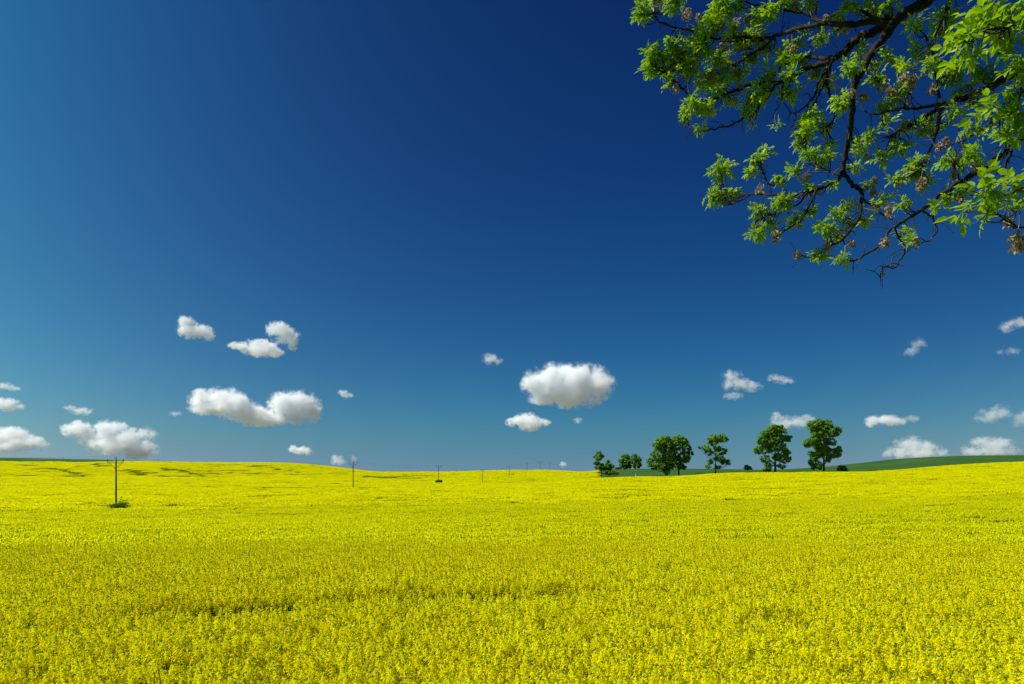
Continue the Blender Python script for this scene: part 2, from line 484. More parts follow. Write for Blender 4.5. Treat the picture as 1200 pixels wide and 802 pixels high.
# ------------------------------------------------------------------ rapeseed
MATS_RAPE = [M_petal, M_bud, M_stalk, M_weed]
def quad(mb, c, u, w, mat):
    mb.add([c - u - w, c + u - w, c + u + w, c - u + w], [(0, 1, 2, 3)], mat)
def rv(rs): 
    v = Vector(rs.normal(size=3)); v.normalize(); return v
def raceme(mb, base, top, rs, nf, fs, width):
    """one flower head: a green axis ringed by four-petalled flowers, unopened buds at its tip"""
    ax = top - base
    for k in range(nf):
        s = rs.uniform(0.12, 1.0)
        a = rs.uniform(0, 2 * math.pi)
        rad = width * (1.15 - 0.75 * s) * rs.uniform(0.6, 1.1)
        p = base + ax * s + Vector((math.cos(a) * rad, math.sin(a) * rad, rs.uniform(-0.01, 0.01)))
        n = Vector((math.cos(a), math.sin(a), rs.uniform(0.3, 1.6))).normalized()
        u = n.orthogonal().normalized(); w = n.cross(u)
        q = rs.uniform(0, 1.5)
        u, w = u * math.cos(q) + w * math.sin(q), w * math.cos(q) - u * math.sin(q)
        f = fs * rs.uniform(0.8, 1.25)
        # two crossed petals pairs, lifted a little
        mb.add([p - u * f + n * f * .35, p - w * f * .42, p + u * f + n * f * .35, p + w * f * .42], [(0, 1, 2, 3)], 0)
        mb.add([p - w * f + n * f * .35, p + u * f * .42, p + w * f + n * f * .35, p - u * f * .42], [(0, 1, 2, 3)], 0)
    for k in range(2):
        p = top + Vector((rs.uniform(-.008, .008), rs.uniform(-.008, .008), rs.uniform(-.01, .02)))
        n = rv(rs); u = n.orthogonal() * 0.011; w = n.cross(u.normalized()) * 0.011
        quad(mb, p, u, w, 1)
def stem_strip(mb, p0, p1, r, rs):
    d = (p1 - p0); u = d.orthogonal().normalized(); w = d.normalized().cross(u)
    mb.add([p0 + u * r, p0 - u * .5 * r + w * .87 * r, p0 - u * .5 * r - w * .87 * r, p1 + u * r * .6, p1 - u * .3 * r + w * .5 * r, p1 - u * .3 * r - w * .5 * r],
           [(0, 1, 4, 3), (1, 2, 5, 4), (2, 0, 3, 5)], 2)
def leaf_blade(mb, p, d, L, wd, mat):
    d = d.normalized(); s = d.cross(Vector((0, 0, 1)));
    if s.length < 1e-3: s = Vector((1, 0, 0))
    s.normalize(); nrm = s.cross(d)
    a, b, c = p, p + d * L * .5 + nrm * L * .08, p + d * L - nrm * L * .15
    mb.add([a, b + s * wd, c, b - s * wd, b], [(0, 4, 1), (4, 2, 1), (0, 3, 4), (4, 3, 2)], mat)
def rape_plant(seed, bloom=1.0):
    rs = np.random.default_rng(seed)
    mb = MB()
    H = STAND * rs.uniform(0.97, 1.08)
    lean = Vector((rs.uniform(-.07, .07), rs.uniform(-.07, .07), 0))
    top = Vector((lean.x, lean.y, H))
    stem_strip(mb, Vector((0, 0, 0)), Vector((lean.x, lean.y, H - 0.1)), 0.008, rs)
    heads = [(Vector((lean.x, lean.y, H - rs.uniform(.13, .18))), top)]
    for k in range(rs.integers(6, 10)):
        a = rs.uniform(0, 2 * math.pi)
        h0 = H * rs.uniform(0.45, 0.75)
        out = rs.uniform(0.10, 0.22)
        b = Vector((lean.x + math.cos(a) * out, lean.y + math.sin(a) * out, H - rs.uniform(0.11, 0.29)))
        stem_strip(mb, Vector((lean.x * h0 / H, lean.y * h0 / H, h0)), b, 0.005, rs)
        heads.append((b, b + Vector((math.cos(a) * .03, math.sin(a) * .03, rs.uniform(.10, .17)))))
    for b, t in heads:
        if rs.uniform() < bloom: raceme(mb, b, t, rs, 29, 0.0150, 0.039)
    for k in range(7):
        a = rs.uniform(0, 2 * math.pi); h0 = rs.uniform(0.25, 0.8)
        leaf_blade(mb, Vector((lean.x * h0, lean.y * h0, h0)), Vector((math.cos(a), math.sin(a), rs.uniform(-.2, .7))), rs.uniform(.10, .2), rs.uniform(.02, .04), 2)
    return mb
def rape_patch(seed, size, per_m2, nf, fs, flowers=1.0, low=0.0, green=2):
    """a round bed of simplified plants: flower tufts over green stalks"""
    rs = np.random.default_rng(seed)
    mb = MB()
    n = int(size * size * math.pi / 4 * per_m2)
    for k in range(n):
        r = size / 2 * math.sqrt(rs.uniform()); a = rs.uniform(0, 2 * math.pi)
        x, y = r * math.cos(a), r * math.sin(a)
        h = STAND - low - abs(rs.normal()) * 0.11 + 0.03
        if size < 4:
            h += 0.05 * float(vnoise(x * 1.4, y * 1.4, seed))
        # green stalk: two crossed narrow blades
        for q in range(2):
            an = rs.uniform(0, math.pi); wv = Vector((math.cos(an), math.sin(an), 0)) * (0.022 if size < 4 else 0.06)
            c0, c1 = Vector((x, y, 0.25)), Vector((x + rs.uniform(-.1, .1), y + rs.uniform(-.1, .1), h - .02))
            mb.add([c0 - wv, c0 + wv, c1 + wv * .5, c1 - wv * .5], [(0, 1, 2, 3)], green)
        if green == 3:
            leaf_cloud(mb, (x, y, h - .18), (.16, .16, .16), 5, .05 if size < 4 else .10, rs, 3, .3)
        if rs.uniform() > flowers:
            continue
        for q in range(nf):
            p = Vector((x + rs.normal() * .035, y + rs.normal() * .035, h - rs.uniform(0, .15)))
            nn = Vector((rs.normal() * .8, rs.normal() * .8, rs.uniform(.2, 1.4))).normalized()
            u = nn.orthogonal().normalized(); w = nn.cross(u); q2 = rs.uniform(0, 1.5)
            u, w = u * math.cos(q2) + w * math.sin(q2), w * math.cos(q2) - u * math.sin(q2)
            f = fs * rs.uniform(.7, 1.3)
            quad(mb, p, u * f, w * f * .8, 0)
    return mb

# strips where the crop is thin or low (wheel tracks, washed gullies): (column, row) ends in the photo, width in m, how strong
def stroke(px0, py0, px1, py1, width, s, lo=8, hi=690):
    d0, d1 = find_depth(px0, py0, lo, hi), find_depth(px1, py1, lo, hi)
    a, b = at(px0, py0, d0), at(px1, py1, d1)
    return (a.x, a.y, b.x, b.y, width, s)
NEAR_STROKES = [(-5.4, 12.2, -3.4, 13.2, 0.55, .85), (-3.6, 13.1, 0.6, 14.9, 0.72, 1.0), (0.5, 14.9, 2.4, 16.0, 0.55, .85), (-19, 27.5, -5, 29.0, 0.5, 0.6), (-5, 29, 8, 31, .4, .35),
                (-30, 46, 4, 50, 0.6, 0.45), (3.2, 19.0, 9.5, 21.4, 0.6, 0.8), (9.5, 21.4, 14, 23, .4, .5), (6.5, 11.5, 7.6, 11.7, 0.22, .8), (-9, 15.6, -6.5, 15.2, .3, .6), (-10.5, 18.2, -4, 17.6, .3, .4), (9, 16, 12, 17.5, .3, .4), (12, 34, 26, 38, .5, .45)]
FAR_STROKES = [stroke(98, 596, 128, 597, 2.0, 0.45), stroke(145, 596, 172, 595, 2.2, 0.9), stroke(178, 596, 300, 592, 1.5, .35), stroke(0, 588, 95, 590, 1.5, .3),
               stroke(440, 584, 660, 582, 2.5, .4), stroke(410, 597, 640, 588, 2.0, .22), stroke(640, 585, 760, 580, 2, .2), stroke(800, 575, 1150, 566, 2, .15),
               stroke(560, 577, 700, 573, 3, .3),
               stroke(25, 545, 39, 546, 4.5, .8, 330), stroke(62, 549, 86, 554, 4.5, .8, 330), stroke(84, 554, 104, 559, 4.5, .8, 330), stroke(110, 543.5, 121, 547, 4.5, .8, 330),
               stroke(149, 550.5, 172, 557, 4.5, .8, 330), stroke(184, 548.5, 218, 552, 4.5, .8, 330), stroke(206, 551, 241, 558.5, 4.5, .8, 330),
               stroke(186, 558, 203, 559, 4.5, .8, 330), stroke(0, 556, 12, 558, 12, .5, 330), stroke(60, 557, 100, 559, 10, .3, 330),
               stroke(270, 555, 278, 555, 12, .5, 330), stroke(325, 549, 337, 551, 14, .55, 330),
               stroke(444, 559.5, 482, 558, 12, .9, 340), stroke(480, 558.5, 520, 556, 16, .4, 340), stroke(395, 556, 420, 558, 12, .4, 340), stroke(388, 571, 412, 570.5, 3.0, .5),
               stroke(632, 564.5, 655, 564, 12, .45, 340), stroke(590, 562, 640, 563, 10, .25, 340)]
def weak(X, Y, strokes, ragged=0.5):
    out = np.zeros_like(X)
    for x0, y0, x1, y1, w, s in strokes:
        dx, dy = x1 - x0, y1 - y0
        L2 = dx * dx + dy * dy + 1e-9
        t = np.clip(((X - x0) * dx + (Y - y0) * dy) / L2, 0, 1)
        d = np.hypot(X - x0 - t * dx, Y - y0 - t * dy) * (1 + ragged * vnoise(X / w * .8, Y / w * .8, 3))
        out = np.maximum(out, s * np.clip(1.6 - d / w * 1.1, 0, 1))
    return np.clip(out, 0, 1)

def build_rape():
    protos = [rape_plant(100 + i) for i in range(9)]
    NP = len(protos)
    protos += [rape_plant(150 + i, 0.3) for i in range(3)]
    L1a = len(protos); protos += [rape_patch(200 + i, 2.6, 30, 13, 0.0215) for i in range(7)]
    L1w = len(protos); protos += [rape_patch(240 + i, 2.6, 26, 9, 0.022, 0.35, 0.15, 3) for i in range(2)]
    L2a = len(protos); protos += [rape_patch(300 + i, 6.0, 16, 9, 0.056) for i in range(6)]
    L2w = len(protos); protos += [rape_patch(340 + i, 6.0, 16, 5, 0.06, 0.14, 0.2, 3) for i in range(3)]
    V, Fc, Mi, pid = [], [], [], []
    base = 0
    for k, mb in enumerate(protos):
        V += mb.v; Fc += [tuple(i + base for i in f) for f in mb.f]; Mi += mb.m
        pid += [k] * mb.n; base += mb.n
    pts, rots, scl, var = [], [], [], []
    def place(X, Y, v, s, sz, tilt=0.0, patch=False):
        n = len(X)
        Z = ground_z(X, Y)
        th = rng.uniform(0, 2 * math.pi, n)
        if patch:
            e = 1.5
            gx = (crop_z(X + e, Y) - crop_z(X - e, Y)) / (2 * e); gy = (crop_z(X, Y + e) - crop_z(X, Y - e)) / (2 * e)
            lx = gx * np.cos(th) + gy * np.sin(th); ly = -gx * np.sin(th) + gy * np.cos(th)
            rx, ry = np.arctan(ly), -np.arctan(lx)
        else:
            rx, ry = rng.normal(0, tilt, n), rng.normal(0, tilt, n)
        pts.append(np.stack([X, Y, Z], 1)); rots.append(np.stack([rx, ry, th], 1))
        scl.append(np.stack([s, s, s * sz], 1)); var.append(v)
    # near: single plants
    n = 40000
    r = np.sqrt(rng.uniform(6.4 ** 2, 36 ** 2, n)); a = rng.uniform(R(-43), R(43), n)
    X, Y = r * np.sin(a), r * np.cos(a)
    wk = weak(X, Y, NEAR_STROKES, .22)
    keep = (rng.uniform(size=n) > wk * 0.82) & (r < 27 + 9 * rng.uniform(size=n))
    X, Y, wk = X[keep], Y[keep], wk[keep]
    hz = 1 + 0.06 * vnoise(X / 1.3, Y / 1.3, 11) + 0.05 * vnoise(X / .5, Y / .5, 12) + rng.normal(0, .04, len(X)) - 0.3 * wk
    green = rng.uniform(size=len(X)) < wk * .8 + 0.05
    place(X, Y, np.where(green, rng.integers(NP, NP + 3, len(X)), rng.integers(0, NP, len(X))), rng.uniform(.9, 1.1, len(X)), hz, 0.06)
    # middle distance: beds of 2.6 m
    g = 1.75
    gx, gy = np.meshgrid(np.arange(-110, 110, g), np.arange(20, 136, g))
    X = gx.ravel() + rng.uniform(-.6, .6, gx.size); Y = gy.ravel() + rng.uniform(-.6, .6, gx.size)
    rr = np.hypot(X, Y); keep = (rr > 27 + 8 * rng.uniform(size=rr.size)) & (rr < 108 + 25 * rng.uniform(size=rr.size)) & (np.abs(np.arctan2(X, Y)) < R(43))
    X, Y = X[keep], Y[keep]
    wk = np.maximum(weak(X, Y, NEAR_STROKES + FAR_STROKES), .25 * np.clip(vnoise(X / 16, Y / 5, 42) * 2 - .4, 0, 1))
    isw = rng.uniform(size=len(X)) < wk
    v = np.where(isw, rng.integers(L1w, L1w + 2, len(X)), rng.integers(L1a, L1a + 7, len(X)))
    hz = 1 + 0.05 * vnoise(X / 4, Y / 4, 21) + 0.05 * vnoise(X / 2.2, Y / 2.2, 23) + rng.normal(0, .03, len(X)) - .1 * wk
    place(X, Y, v, rng.uniform(.95, 1.1, len(X)), hz, patch=True)
    # far: beds of 6 m
    g = 4.0
    gx, gy = np.meshgrid(np.arange(-820, 330, g), np.arange(70, 900, g))
    X = gx.ravel() + rng.uniform(-1.3, 1.3, gx.size); Y = gy.ravel() + rng.uniform(-1.3, 1.3, gx.size)
    rr = np.hypot(X, Y); c = col_of(X, Y)
    keep = (rr > 108 + 22 * rng.uniform(size=rr.size)) & (Y < 830) & (c > -330) & (c < 1530) & (rape_mask(X, Y + 3.0) > 0)
    X, Y = X[keep], Y[keep]
    wk = np.maximum(weak(X, Y, FAR_STROKES, 1.1), .20 * np.clip(vnoise(X / 55, Y / 11, 41) * 2 - .5, 0, 1))
    isw = (rng.uniform(size=len(X)) < wk) | (wk > .6)
    v = np.where(isw, rng.integers(L2w, L2w + 3, len(X)), rng.integers(L2a, L2a + 6, len(X)))
    hz = 1 + 0.10 * vnoise(X / 14, Y / 14, 31) + rng.normal(0, .03, len(X)) - .12 * wk
    place(X, Y, v, rng.uniform(.95, 1.15, len(X)), hz, patch=True)
    P = np.concatenate(pts); ROT = np.concatenate(rots); SC = np.concatenate(scl); VAR = np.concatenate(var)
    print('rapeseed points', len(P), 'prototype faces', len(Fc))
    nb = len(V)
    me = bpy.data.meshes.new('rapeseed_crop')
    me.from_pydata(V + P.tolist(), [], Fc)
    for m in MATS_RAPE: me.materials.append(m)
    me.polygons.foreach_set('material_index', Mi)
    a = me.attributes.new('pid', 'INT', 'POINT'); a.data.foreach_set('value', np.concatenate([np.array(pid), np.full(len(P), -1)]).astype(np.int32))
    a = me.attributes.new('variant', 'INT', 'POINT'); a.data.foreach_set('value', np.concatenate([np.full(nb, -1), VAR]).astype(np.int32))
    a = me.attributes.new('turn', 'FLOAT_VECTOR', 'POINT'); a.data.foreach_set('vector', np.concatenate([np.zeros((nb, 3)), ROT]).astype(np.float32).ravel())
    a = me.attributes.new('size', 'FLOAT_VECTOR', 'POINT'); a.data.foreach_set('vector', np.concatenate([np.ones((nb, 3)), SC]).astype(np.float32).ravel())
    me.update()
    ob = bpy.data.objects.new('rapeseed_crop', me)
    COL.objects.link(ob)
    tag(ob, 'bright yellow flowering rapeseed covering the whole field and far hills', 'rapeseed', kind='stuff')
    g = bpy.data.node_groups.new('scatter_plants', 'GeometryNodeTree')
    g.interface.new_socket('Geometry', in_out='INPUT', socket_type='NodeSocketGeometry')
    g.interface.new_socket('Geometry', in_out='OUTPUT', socket_type='NodeSocketGeometry')
    gi, go = N(g, 'NodeGroupInput'), N(g, 'NodeGroupOutput')
    def named(nm, typ):
        n = N(g, 'GeometryNodeInputNamedAttribute', data_type=typ)
        n.inputs['Name'].default_value = nm
        return n.outputs['Attribute']
    def eq(sock, k):
        n = N(g, 'FunctionNodeCompare', data_type='INT', operation='EQUAL')
        g.links.new(sock, n.inputs[2]); n.inputs[3].default_value = k
        return n.outputs[0]
    def separate(k):
        s = N(g, 'GeometryNodeSeparateGeometry', domain='POINT')
        g.links.new(gi.outputs[0], s.inputs[0]); g.links.new(eq(named('pid', 'INT'), k), s.inputs[1])
        return s.outputs[0]
    points = separate(-1)
    e2r = N(g, 'FunctionNodeEulerToRotation'); g.links.new(named('turn', 'FLOAT_VECTOR'), e2r.inputs[0])
    size = named('size', 'FLOAT_VECTOR')
    join = N(g, 'GeometryNodeJoinGeometry')
    for k in range(len(protos)):
        iop = N(g, 'GeometryNodeInstanceOnPoints')
        g.links.new(points, iop.inputs['Points'])
        g.links.new(eq(named('variant', 'INT'), k), iop.inputs['Selection'])
        g.links.new(separate(k), iop.inputs['Instance'])
        g.links.new(e2r.outputs[0], iop.inputs['Rotation'])
        g.links.new(size, iop.inputs['Scale'])
        g.links.new(iop.outputs[0], join.inputs[0])
    g.links.new(join.outputs[0], go.inputs[0])
    md = ob.modifiers.new('scatter', 'NODES')
    md.node_group = g
build_rape()
#@@REST
def limb_path(a, b, rs, sag=0.08, n=5):
    a, b = Vector(a), Vector(b)
    L = (b - a).length
    mid = (a + b) / 2 + Vector(rs.normal(size=3)) * L * sag + Vector((0, 0, -L * sag * .6))
    return [Vector(p) for p in smooth_line([a, mid, b], n)]

# ------------------------------------------------------------------ trees along the far edge of the field
def far_tree(name, label, cat, group, bx, by, depth, lobes, trunk_r, leaf, dens, mat, seed, crown_name='crown', trunk=True, clump=1.1, lean=0.0, swell=1.2):
    rs = np.random.default_rng(seed)
    base = at(bx, by, depth)
    gzb = gz(base.x, base.y)
    root = empty(name, (base.x, base.y, gzb))
    tag(root, label, cat, group)
    k = depth / F
    L = []
    for (px, py, rx, ry) in lobes:
        p = at(px, py, depth)
        rx, ry = rx * swell, ry * swell
        L.append((np.array([p.x - base.x, rs.uniform(-.5, .5) * rx * k * .8, p.z - gzb]), np.array([rx * k, rx * k * 0.9, ry * k])))
    crown = MB()
    for c, r in L:
        vol = r[0] * r[1] * r[2]
        nc = max(3, int(dens * (r[0] * r[1] + r[0] * r[2] + r[1] * r[2]) / clump ** 2 * 2.4))
        for q in range(nc):
            d = rs.normal(size=3); d /= np.linalg.norm(d)
            p = c + d * r * (0.45 + 0.5 * rs.uniform() ** .5)
            cr = clump * rs.uniform(0.4, 1.0)
            cr = min(cr, 0.8 * min(r[0], r[2]) + .2)
            leaf_cloud(crown, p, (cr, cr, cr * .75), int(52 * rs.uniform(.7, 1.3)), leaf, rs, 0, 0.45)
    if trunk:
        tb = MB()
        zt = max(c[2] + r[2] * .3 for c, r in L)
        xt = np.average([c[0] for c, r in L], weights=[c[2] for c, r in L])
        path = smooth_line([(0, 0, -0.3), (lean * .2, 0, zt * .22), (xt * .55, .1, zt * .55), (xt, 0, zt * .9)], 5)
        rad = [trunk_r * (1 - 0.88 * i / (len(path) - 1)) * (1.35 if i == 0 else 1) for i in range(len(path))]
        tb.tube([Vector(p) for p in path], rad, 7)
        for c, r in L:
            zz = min(max(c[2] - r[2] * .4 - abs(c[0]) * .75, zt * .16), zt * .8)
            j = int(np.argmin(np.abs(path[:, 2] - zz)))
            a = path[j]; rr = max(rad[j] * .55, .05)
            lp = limb_path(a, c + np.array([0, 0, r[2] * .2]), rs)
            tb.tube(lp, np.linspace(rr, .03, len(lp)), 5)
            for q in range(5):
                d = rs.normal(size=3); d /= np.linalg.norm(d); d[2] = abs(d[2]) * .8
                st = lp[rs.integers(1, len(lp))]
                l2 = limb_path(st, c + d * r * .75, rs, .06, 3)
                tb.tube(l2, np.linspace(rr * .3, .015, len(l2)), 4, cap=False)
        tb.build('trunk', M_trunk, root, True)
    crown.build(crown_name, mat, root)
    return root
G_T = 'trees along the far field edge'
G_B = 'bushes along the far field edge'
far_tree('tree', 'tallest of the roadside trees, far right, upright with bare lower trunk', 'tree', G_T, 965.5, 552.5, 333,
         [(953, 499, 8, 6), (969, 499, 7, 6), (961, 497, 5, 5), (958, 508, 9, 7), (974, 507, 8, 6), (982, 504, 3.5, 3.5), (951, 517, 7, 5), (946, 520, 5, 3.5), (962, 519, 9, 7), (974, 518, 5, 4),
          (981, 527, 4.5, 3.5), (975, 532, 7, 5), (958, 531, 9, 6), (953, 541, 6, 5), (957, 547, 6, 4.5), (967, 527, 7, 5), (982, 533, 3, 2.5), (970, 538, 4, 3)], .55, .36, 1.0, M_poplar, 11, swell=1.13)
far_tree('tree', 'rounded roadside tree, second tallest, with forked lower limbs showing', 'tree', G_T, 908.5, 552.5, 333,
         [(906, 503, 7, 4.5), (914, 503, 5, 4.5), (898, 508, 6.5, 5), (913, 508, 7, 5.5), (893, 516, 6.5, 5.5), (905, 515, 9, 6.5), (919, 514, 6, 4), (924, 514, 3.5, 3.5), (889, 527, 4.5, 5), (899, 526, 7, 5.5),
          (912, 524, 8, 5), (922, 530, 5, 3), (919, 538, 7, 4.5), (896, 538, 5, 4), (911, 536, 6, 4), (900, 546, 4, 4), (916, 547, 3, 3)], .6, .36, 0.95, M_poplar, 12, swell=1.15)
far_tree('tree', 'airy thin-crowned roadside tree with sky showing through, standing alone', 'tree', G_T, 838.5, 553.5, 333,
         [(842, 513, 9, 4), (836, 517, 7, 5), (849, 515, 3.5, 4), (828, 525, 4, 3.5), (820, 525, 2.5, 1.5), (832, 530, 4, 4), (838, 527, 5, 5), (847, 528, 4, 3.5), (845, 534, 4, 3.5), (850, 540, 4.5, 3.5),
          (854, 543, 3, 1.6), (832, 540, 3, 4), (841, 538, 4, 4), (831, 547, 2.5, 2.5), (842, 548, 4, 2.5)], .4, .38, 0.8, M_poplar, 13, swell=1.12)
far_tree('tree', 'broad dense leafy tree, left half of the touching pair', 'tree', G_T, 781, 557, 333,
         [(779, 515, 6.5, 4), (773, 521, 7, 6), (783, 521, 8, 6), (772, 532, 8, 7), (784, 532, 7, 7), (766, 545, 5, 5), (775, 545, 7, 6), (785, 547, 5, 5), (787, 540, 5, 5), (788, 527, 4, 5), (763, 540, 3.5, 3.5), (781, 553, 4, 2.5)], .45, .36, 1.0, M_poplar, 14)
far_tree('tree', 'tree with bare trunk, right half of the touching pair', 'tree', G_T, 795.5, 556.5, 336,
         [(795, 514, 5.5, 3.5), (799, 518, 7, 5), (793, 522, 6, 6), (804, 526, 5, 5), (808, 532, 3.5, 3.5), (800, 536, 7, 5), (794, 540, 5, 5), (804, 540, 3, 2.5), (797, 547, 4.5, 2.5), (790, 532, 4, 5), (801, 548, 3, 1.6)], .45, .36, .95, M_poplar, 15)
far_tree('tree', 'small round tree on the green field skyline, left of its twin', 'tree', G_T, 732.5, 550.4, 660,
         [(733, 536, 5.5, 3.5), (728.5, 540, 3.5, 3.5), (735, 541, 5, 4.5), (731, 546, 5, 3.5), (737, 546, 3.5, 3.5)], .5, .6, 1.0, M_poplar, 16, clump=1.2, swell=1.05)
far_tree('tree', 'small round tree on the green field skyline, right of its twin', 'tree', G_T, 744.5, 550.4, 655,
         [(744, 536, 4.5, 3.5), (748, 539, 3.5, 3.5), (743, 541, 4, 3.5), (746, 546, 4.5, 3.5), (749.5, 545, 2, 2.5)], .5, .6, .9, M_poplar, 17, clump=1.2, swell=1.05)
far_tree('tree', 'small slender tree with tiered branches, leftmost of the row', 'tree', G_T, 705, 557.5, 331,
         [(702, 531, 3, 2), (698, 535, 2.8, 1.8), (705, 535, 3, 1.8), (701, 538, 4, 2), (699, 543, 3.5, 2.2), (704, 545, 3.5, 2.2), (700, 548, 3.5, 2.2), (706, 550, 3, 2.5)], .22, .32, .85, M_poplar, 18, clump=.55, swell=1.0)
far_tree('shrub', 'dark bushy shrub close beside the slender leftmost tree', 'shrub', G_B, 713, 557, 333,
         [(712, 541.5, 1.8, 2.4), (711, 547, 4, 3.2), (716, 548, 3.2, 3.2), (709, 551, 3.5, 3)], .15, .3, 0.9, M_poplar, 19, 'foliage', clump=.8)
far_tree('shrub', 'pale green low shrub at the foot of the slender leftmost tree', 'shrub', G_B, 713.5, 557.5, 330,
         [(710, 554, 4, 2), (716, 554, 4, 2.2), (721, 555, 3, 1.6)], .12, .3, 1.0, M_yellowbush, 20, 'foliage', clump=.7)
far_tree('shrub', 'tiny low shrub on the skyline left of the twin round trees', 'shrub', G_B, 724.5, 550.6, 655,
         [(723, 549.4, 2, 1.1), (726, 549.2, 2, 1.3)], .15, .5, 1.0, M_bushleaf, 21, 'foliage', clump=.9)
far_tree('shrub', 'small round bush alone in the gap between the roadside trees', 'shrub', G_B, 876, 553, 335,
         [(875, 548.5, 2.6, 2.6), (878, 549.5, 2.4, 2)], .12, .3, 0.8, M_poplar, 22, 'foliage', clump=.7)
far_tree('shrub', 'low spreading bush at the foot of the rounded tree', 'shrub', G_B, 899, 553, 334,
         [(896, 551, 3, 1.5), (901, 550.5, 3.5, 1.8)], .1, .3, 0.8, M_poplar, 23, 'foliage', clump=.6)
far_tree('shrub', 'dark bush just right of the tallest roadside tree', 'shrub', G_B, 986, 552.5, 336,
         [(984, 549, 2.8, 2.8), (988, 549.5, 3, 2.6), (991, 551, 2, 1.6)], .12, .3, 0.8, M_poplar, 24, 'foliage', clump=.7)

def verge():
    """uncut grass on the field margin under the trees"""
    rs = np.random.default_rng(31)
    mb = MB()
    for k in range(5200):
        px = rs.uniform(686, 1230)
        d = rs.uniform(328.5, 337)
        x = (px - 600) / F * d
        if vnoise(px / 14, d / 9, 8) < -0.25 and rs.uniform() < .8: continue
        h = rs.uniform(.3, .9) * (1 + .5 * float(vnoise(px / 9, d / 5, 9)))
        z = gz(x, d)
        a = rs.uniform(0, 3.14); w = rs.uniform(.15, .35)
        u = Vector((math.cos(a) * w, math.sin(a) * w, 0)); l = Vector((rs.normal() * .15, rs.normal() * .15, 0))
        c = Vector((x, d, z - .05))
        mb.add([c - u, c + u, c + u * .5 + l + Vector((0, 0, h)), c - u * .4 + l + Vector((0, 0, h * .8))], [(0, 1, 2, 3)])
    tag(mb.build('verge_grass', M_bushleaf), 'rough dark grass on the margin under the roadside trees', 'grass', kind='stuff')
verge()

# ------------------------------------------------------------------ power line
def make_pole():
    root = empty('utility_pole', (0, 0, 0))
    H = 8.0
    mb = MB(); mb.tube([(0, 0, -.4), (0, 0, H * .5), (0, 0, H)], [.135, .12, .10], 10)
    mb.build('pole', M_polewood, root, True)
    mb = MB(); mb.box((0, -.13, H - .52), 2.5, .08, .08)
    mb.build('crossarm', M_iron, root)
    for s in (-1, 1):
        mb = MB(); mb.tube([(s * .95, -.13, H - .57), (s * .02, -.15, H - 1.35)], [.025, .025], 5)
        mb.build('brace', M_iron, root)
        mb = MB(); mb.tube([(s * 1.18, -.13, H - .47), (s * 1.18, -.13, H - .22), (s * 1.18, -.13, H - .20), (s * 1.18, -.13, H - .08), (s * 1.18, -.13, H + .02)], [.03, .03, .085, .075, .05], 8)
        mb.build('insulator', M_porcelain, root, True)
    mb = MB(); mb.tube([(0, 0, H - .02), (0, 0, H + .12), (0, 0, H + .14), (0, 0, H + .26), (0, 0, H + .34)], [.03, .03, .08, .07, .045], 8)
    mb.build('insulator', M_porcelain, root, True)
    return root
def copy_tree(o, parent=None):
    c = o.copy(); COL.objects.link(c)
    if parent is not None: c.parent = parent
    for ch in [x for x in bpy.data.objects if x.parent == o]:
        copy_tree(ch, c)
    return c
POLE_LABELS = [
    'nearest wooden power pole with crossarm, green bush at its foot',
    'power pole with braced crossarm where the left hill slopes down',
    'power pole with a small dark bush at its base, left of centre',
    'thin power pole next after the pole with the small bush',
    'faint power pole, second beyond the pole with the small bush',
    'faint power pole just left of the far hill top',
    'tiny power pole tip over the far hill crest, taller of the last two',
    'tiniest power pole tip, last of the line beyond the hill crest']
proto_pole = make_pole()
tops = []
KS = [1 + 0.8905 * i for i in range(8)]
for i, k in enumerate(KS):
    d = 110.0 * k
    px = 726 - 590 / k
    X = (px - 600) / F * d
    o = proto_pole if i == 0 else copy_tree(proto_pole)
    z = gz(X, d)
    if i >= 6: z = max(z, z_at((551.5, 552.0)[i - 6], d))
    o.location = (X, d, z)
    o.rotation_euler = (0, 0, math.atan(-(126) / F))
    tag(o, POLE_LABELS[i], 'power pole', 'poles of the power line across the field')
    tops.append(Vector((X, d, z)))
prev = tops[0] - (tops[1] - tops[0]); prev.z = tops[0].z + .4
allp = [prev] + tops
ca, sa = math.cos(math.atan(-126 / F)), math.sin(math.atan(-126 / F))
for off, h, lab in ((-1.18, 8.04, 'left outer wire of the power line'), (0.0, 8.36, 'top middle wire of the power line'), (1.18, 8.04, 'right outer wire of the power line')):
    pts = []
    for i in range(len(allp) - 1):
        for s in range(10):
            t = s / 10
            p = allp[i].lerp(allp[i + 1], t)
            pts.append(Vector((p.x + ca * off + sa * .13 * (off != 0), p.y + sa * off - ca * .13 * (off != 0), p.z + h - 0.9 * 4 * t * (1 - t))))
    p = allp[-1]; pts.append(Vector((p.x + ca * off, p.y + sa * off, p.z + h)))
    mb = MB(); mb.tube(pts, [.0075] * len(pts), 4)
    tag(mb.build('power_cable', M_wire), lab, 'cable', 'wires of the power line')
